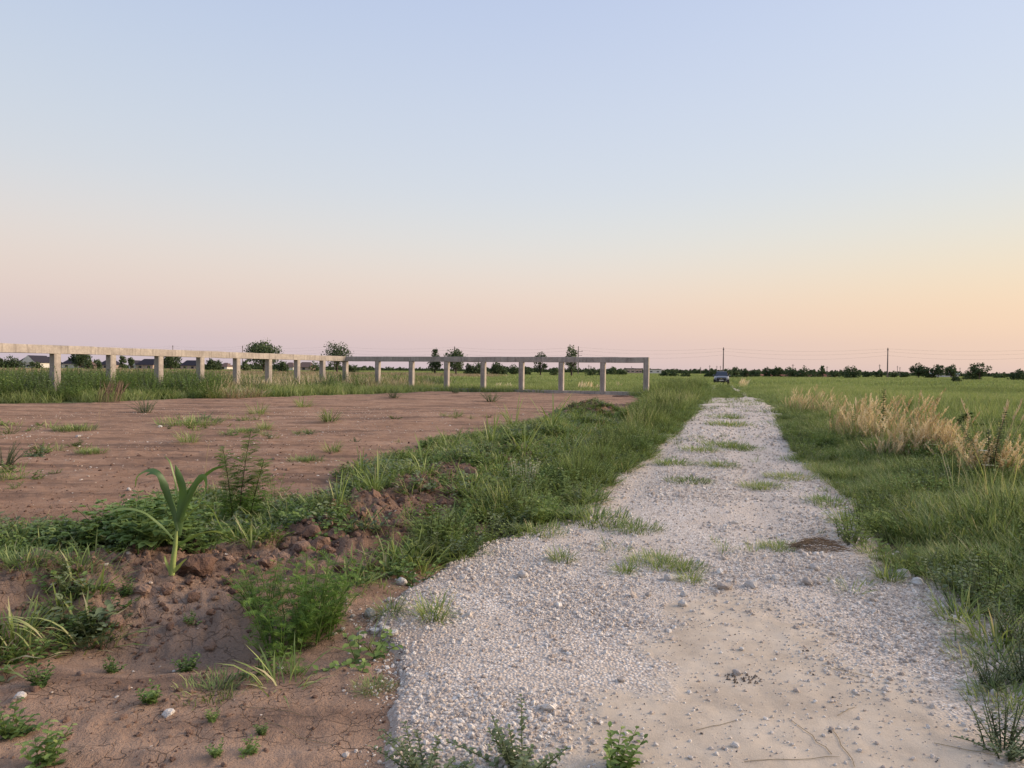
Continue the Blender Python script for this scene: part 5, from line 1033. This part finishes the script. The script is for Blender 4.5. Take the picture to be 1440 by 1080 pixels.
spire(1238, 640, 98, 'dark leafy spire standing up through the reeds', 20, 0.13)
spire(1198, 625, 60, 'shorter leafy spire left of the bushy reeds', 14, 0.12)
spire(1392, 690, 118, 'dark ragged woody weed with big plumes at right', 22, 0.10, 4, 0.0, mat=M_dusty, dark=0.05)
spire(1330, 615, 62, 'green leafy shrub leaning right behind the reeds', 14, 0.22, 5, 0.5)
spire(1270, 600, 50, 'sparse leafy shoot behind the reeds', 12, 0.14, 2, 0.2)
# pale grass plumes behind the frame and beside the far track
def pale(px, py, hpx, wpx, n, lab, mat=None, bw=1.0):
    x, y, z = gp(px, py); h = hpx / FPX * y; w = wpx / FPX * y * 0.5; b = Buf()
    for i in range(n):
        az = random.gauss(0.1, 0.8); P = arc((U(-w, w), U(-0.4, 0.4), 0), az, U(0.05, 0.35), h * U(0.6, 1.05), U(0, 0.4), 6); b.strip(P, [q_ * bw for q_ in (0.010, 0.010, 0.012, 0.030, 0.030, 0.006)], sidev(az + 1.5), U(0.4, 1.0))
    tag(link('pale_grass_clump', b.mesh('pale_grass_clump', mat or M_plume), None, (x, y, z)), lab, 'grass clump')
pale(822, 551, 17, 20, 40, 'pale plumed grass seen through the second to last opening'); pale(836, 551, 12, 14, 16, 'thin pale grass right of the plumed one in the frame'); pale(868, 549, 14, 12, 9, 'few pale stalks seen through the last frame opening')
pale(1045, 544, 14, 12, 30, 'small straw coloured grass clump right of the car'); pale(710, 549, 12, 30, 30, 'pale grass seen through the middle opening'); pale(660, 549, 11, 36, 26, 'short pale grass in the fourth opening'); pale(30, 545, 22, 12, 26, 'pale grass heads over the thicket at far left'); pale(45, 552, 26, 16, 34, 'larger pale grass heads left of the first post')
pale(128, 552, 26, 20, 30, 'pale grass heads left of the second post'); pale(155, 566, 34, 26, 90, 'brown straw clump at the foot of the second post', M_brown, 0.45); pale(365, 552, 22, 22, 50, 'leaning straw clump between the fifth and sixth post'); pale(410, 553, 18, 24, 50, 'straw heads at the foot of the seventh post')

# ------------------------------------------------------------------ rocks and clods one can point at
RK = [stone_mesh('rock', M_rock, 2, 0.75, 0.35, 80 + i) for i in range(5)]; CK = [stone_mesh('soil_clod', M_clod, 3, 0.62, 0.3, 90 + i) for i in range(3)]
def rock(px, py, wpx, lab, ms=RK, name='rock', cat='rock', grp=None):
    x, y, z = gp(px, py); s = wpx / FPX * math.hypot(x, y) ; i = (px * 7 + py) % len(ms)
    return tag(link(name, ms[i], None, (x, y, z + s * 0.16), U(0, 6.28), (s, s, s * 0.95)), lab, cat, grp)
RG = 'white rocks at the left gravel edge'
for a in [(520, 866, 22, 'largest white rock by the left gravel edge'), (527, 890, 17, 'white rock at the corner of soil and gravel'), (541, 887, 16, 'white rock touching the gravel corner'), (508, 896, 18, 'white rock leftmost at the gravel corner'), (553, 893, 18, 'white rock on the gravel side of the corner'), (482, 886, 9, 'small white rock below the feathery bush'), (470, 893, 9, 'smaller white rock farther left below the bush'),
          (565, 822, 20, 'pale yellowish rock at the ridge foot'), (568, 806, 17, 'grey rock above the yellowish one'), (548, 846, 13, 'small pale rock between ridge and gravel'), (496, 868, 9, 'tiny pale rock beside the largest white one'), (580, 808, 10, 'tiny white rock at the ridge foot')]: rock(*a, grp=RG)
for a in [(237, 1006, 18, 'whitish stone beside the dark creeping grass mat'), (29, 982, 17, 'brown stone in a crack at lower left'), (104, 912, 6, 'small white pebble stone in the hollow'), (873, 958, 12, 'yellowish white stone on the sand'), (1036, 948, 15, 'brown pebble stone on the sand beside dark crumbs'), (1043, 914, 9, 'small orange stone on the sand'), (1033, 1050, 13, 'orange brown flat stone near the bottom edge'), (971, 1067, 9, 'black stone near the bottom edge'),
          (1018, 828, 22, 'larger grey rock in the coarse gravel'), (960, 852, 16, 'rock at the edge of the sandy patch'), (962, 838, 14, 'rock just above the sandy patch edge'), (1055, 826, 20, 'flat pale rock in the coarse gravel'), (1145, 802, 18, 'pale rock in front of the dried pile'), (1135, 822, 20, 'grey flat rock below the dried pile'), (1090, 815, 16, 'rock between the two flat pale ones'), (1270, 812, 22, 'flat rock by the right roadside grass'), (1290, 822, 18, 'second flat rock by the right roadside grass'),
          (735, 812, 20, 'pale flat rock left in the gravel'), (850, 862, 9, 'whitish stone in the middle gravel'), (1285, 930, 11, 'rounded stone on the right gravel'), (1405, 944, 12, 'stone under the sprawling weed at right'), (940, 815, 18, 'grey rock beside the green mat'), (912, 838, 12, 'small grey rock left of the sandy patch'), (670, 885, 9, 'small pale stone on the left gravel'),
          (181, 690, 8, 'white stone on the dirt lot behind the broad leaved weeds'), (41, 752, 8, 'white stone on the lot left of the broad leaved weeds'), (110, 615, 7, 'white stone on the far lot at left'), (225, 601, 6, 'pale stone on the far lot')]: rock(*a)
for a in [(277, 806, 62, 'big rounded soil clod right of the maize'), (460, 778, 26, 'reddish soil clod behind the feathery bush'), (512, 722, 20, 'orange brown clod on the ridge top'), (497, 812, 34, 'dark soil clod at the gravel end of the ridge'), (478, 800, 24, 'soil clod left of the dark one'), (375, 795, 26, 'soil clod before the feathery bush'), (420, 775, 22, 'brown clod among the ridge weeds'), (528, 800, 28, 'broken soil clod above the pale rocks'), (590, 770, 20, 'dry clod at the verge foot'), (160, 880, 30, 'soil lump overhanging the hollow'), (200, 835, 26, 'dark soil lump left of the maize foot'), (330, 835, 22, 'soil lump on the bank face'), (560, 740, 24, 'dark clod in the middle of the ridge'), (620, 712, 24, 'dark clod beside the verge grass')]: rock(*a, ms=CK, name='soil_clod', cat='soil clod')
x, y, z = gp(876, 558); hm = stone_mesh('soil_heap', M_clod, 4, 0.5, 0.12, 99); tag(link('soil_heap', hm, None, (x, y, z - 0.05), 0, (1.5, 1.0, 0.95)), 'small red brown soil heap against the ground beam', 'soil heap')
b = Buf(); x, y, z = gp(1045, 955)
for _ in range(60): a = U(0, 6.28); r = 0.09 * math.sqrt(U(0, 1)); c = np.array([r * math.cos(a), r * 0.8 * math.sin(a), 0.004]); s = U(0.003, 0.009); b.add([c + [-s, 0, -0.004], c + [s, 0, -0.004], c + [0, s, -0.004], c + [0, 0, s]], T=[(0, 1, 3), (1, 2, 3), (2, 0, 3)])
tag(link('ash_crumbs', b.mesh('ash_crumbs', M_dark), None, (x, y, z)), 'scatter of black and grey crumbs on the sandy patch', 'crumbs', kind='stuff')
for i, (px, py, ln, az, lab) in enumerate([(1115, 1070, 0.42, 0.12, 'long thin twig lying at the bottom of the sand'), (1180, 945, 0.20, -0.9, 'thin straw pointing away on the sand'), (1200, 948, 0.18, -0.7, 'second thin straw beside the first on the sand'), (1185, 1050, 0.3, 1.45, 'thin twig pointing at the bottom edge'), (1140, 1035, 0.3, 1.75, 'pale straw left of the upright twig'), (1190, 1000, 0.16, 0.6, 'short bent twig in the middle of the sand'), (420, 1035, 0.5, -0.55, 'dry runner stalk lying on the cracked soil'), (390, 1000, 0.4, -0.3, 'dry runner stalk below the dark grass mat'), (1380, 1060, 0.35, -0.5, 'twig near the lower right weed'), (1010, 1020, 0.25, 0.4, 'small twig on the pale sand')]):
    x, y, z = gp(px, py); b = Buf(); P = []
    for k in range(7):
        f = k / 6 - 0.5; wx_ = ln * f * math.cos(az) + U(-1, 1) * ln * 0.03; wy_ = ln * f * math.sin(az) + U(-1, 1) * ln * 0.03; P.append((wx_, wy_, surf1(x + wx_, y + wy_) - z + 0.004))
    b.tube(P, [0.0014] * 6 + [0.0006], 4, 0.4); tag(link('twig', b.mesh('twig', M_dry), None, (x, y, z)), lab, 'twig')
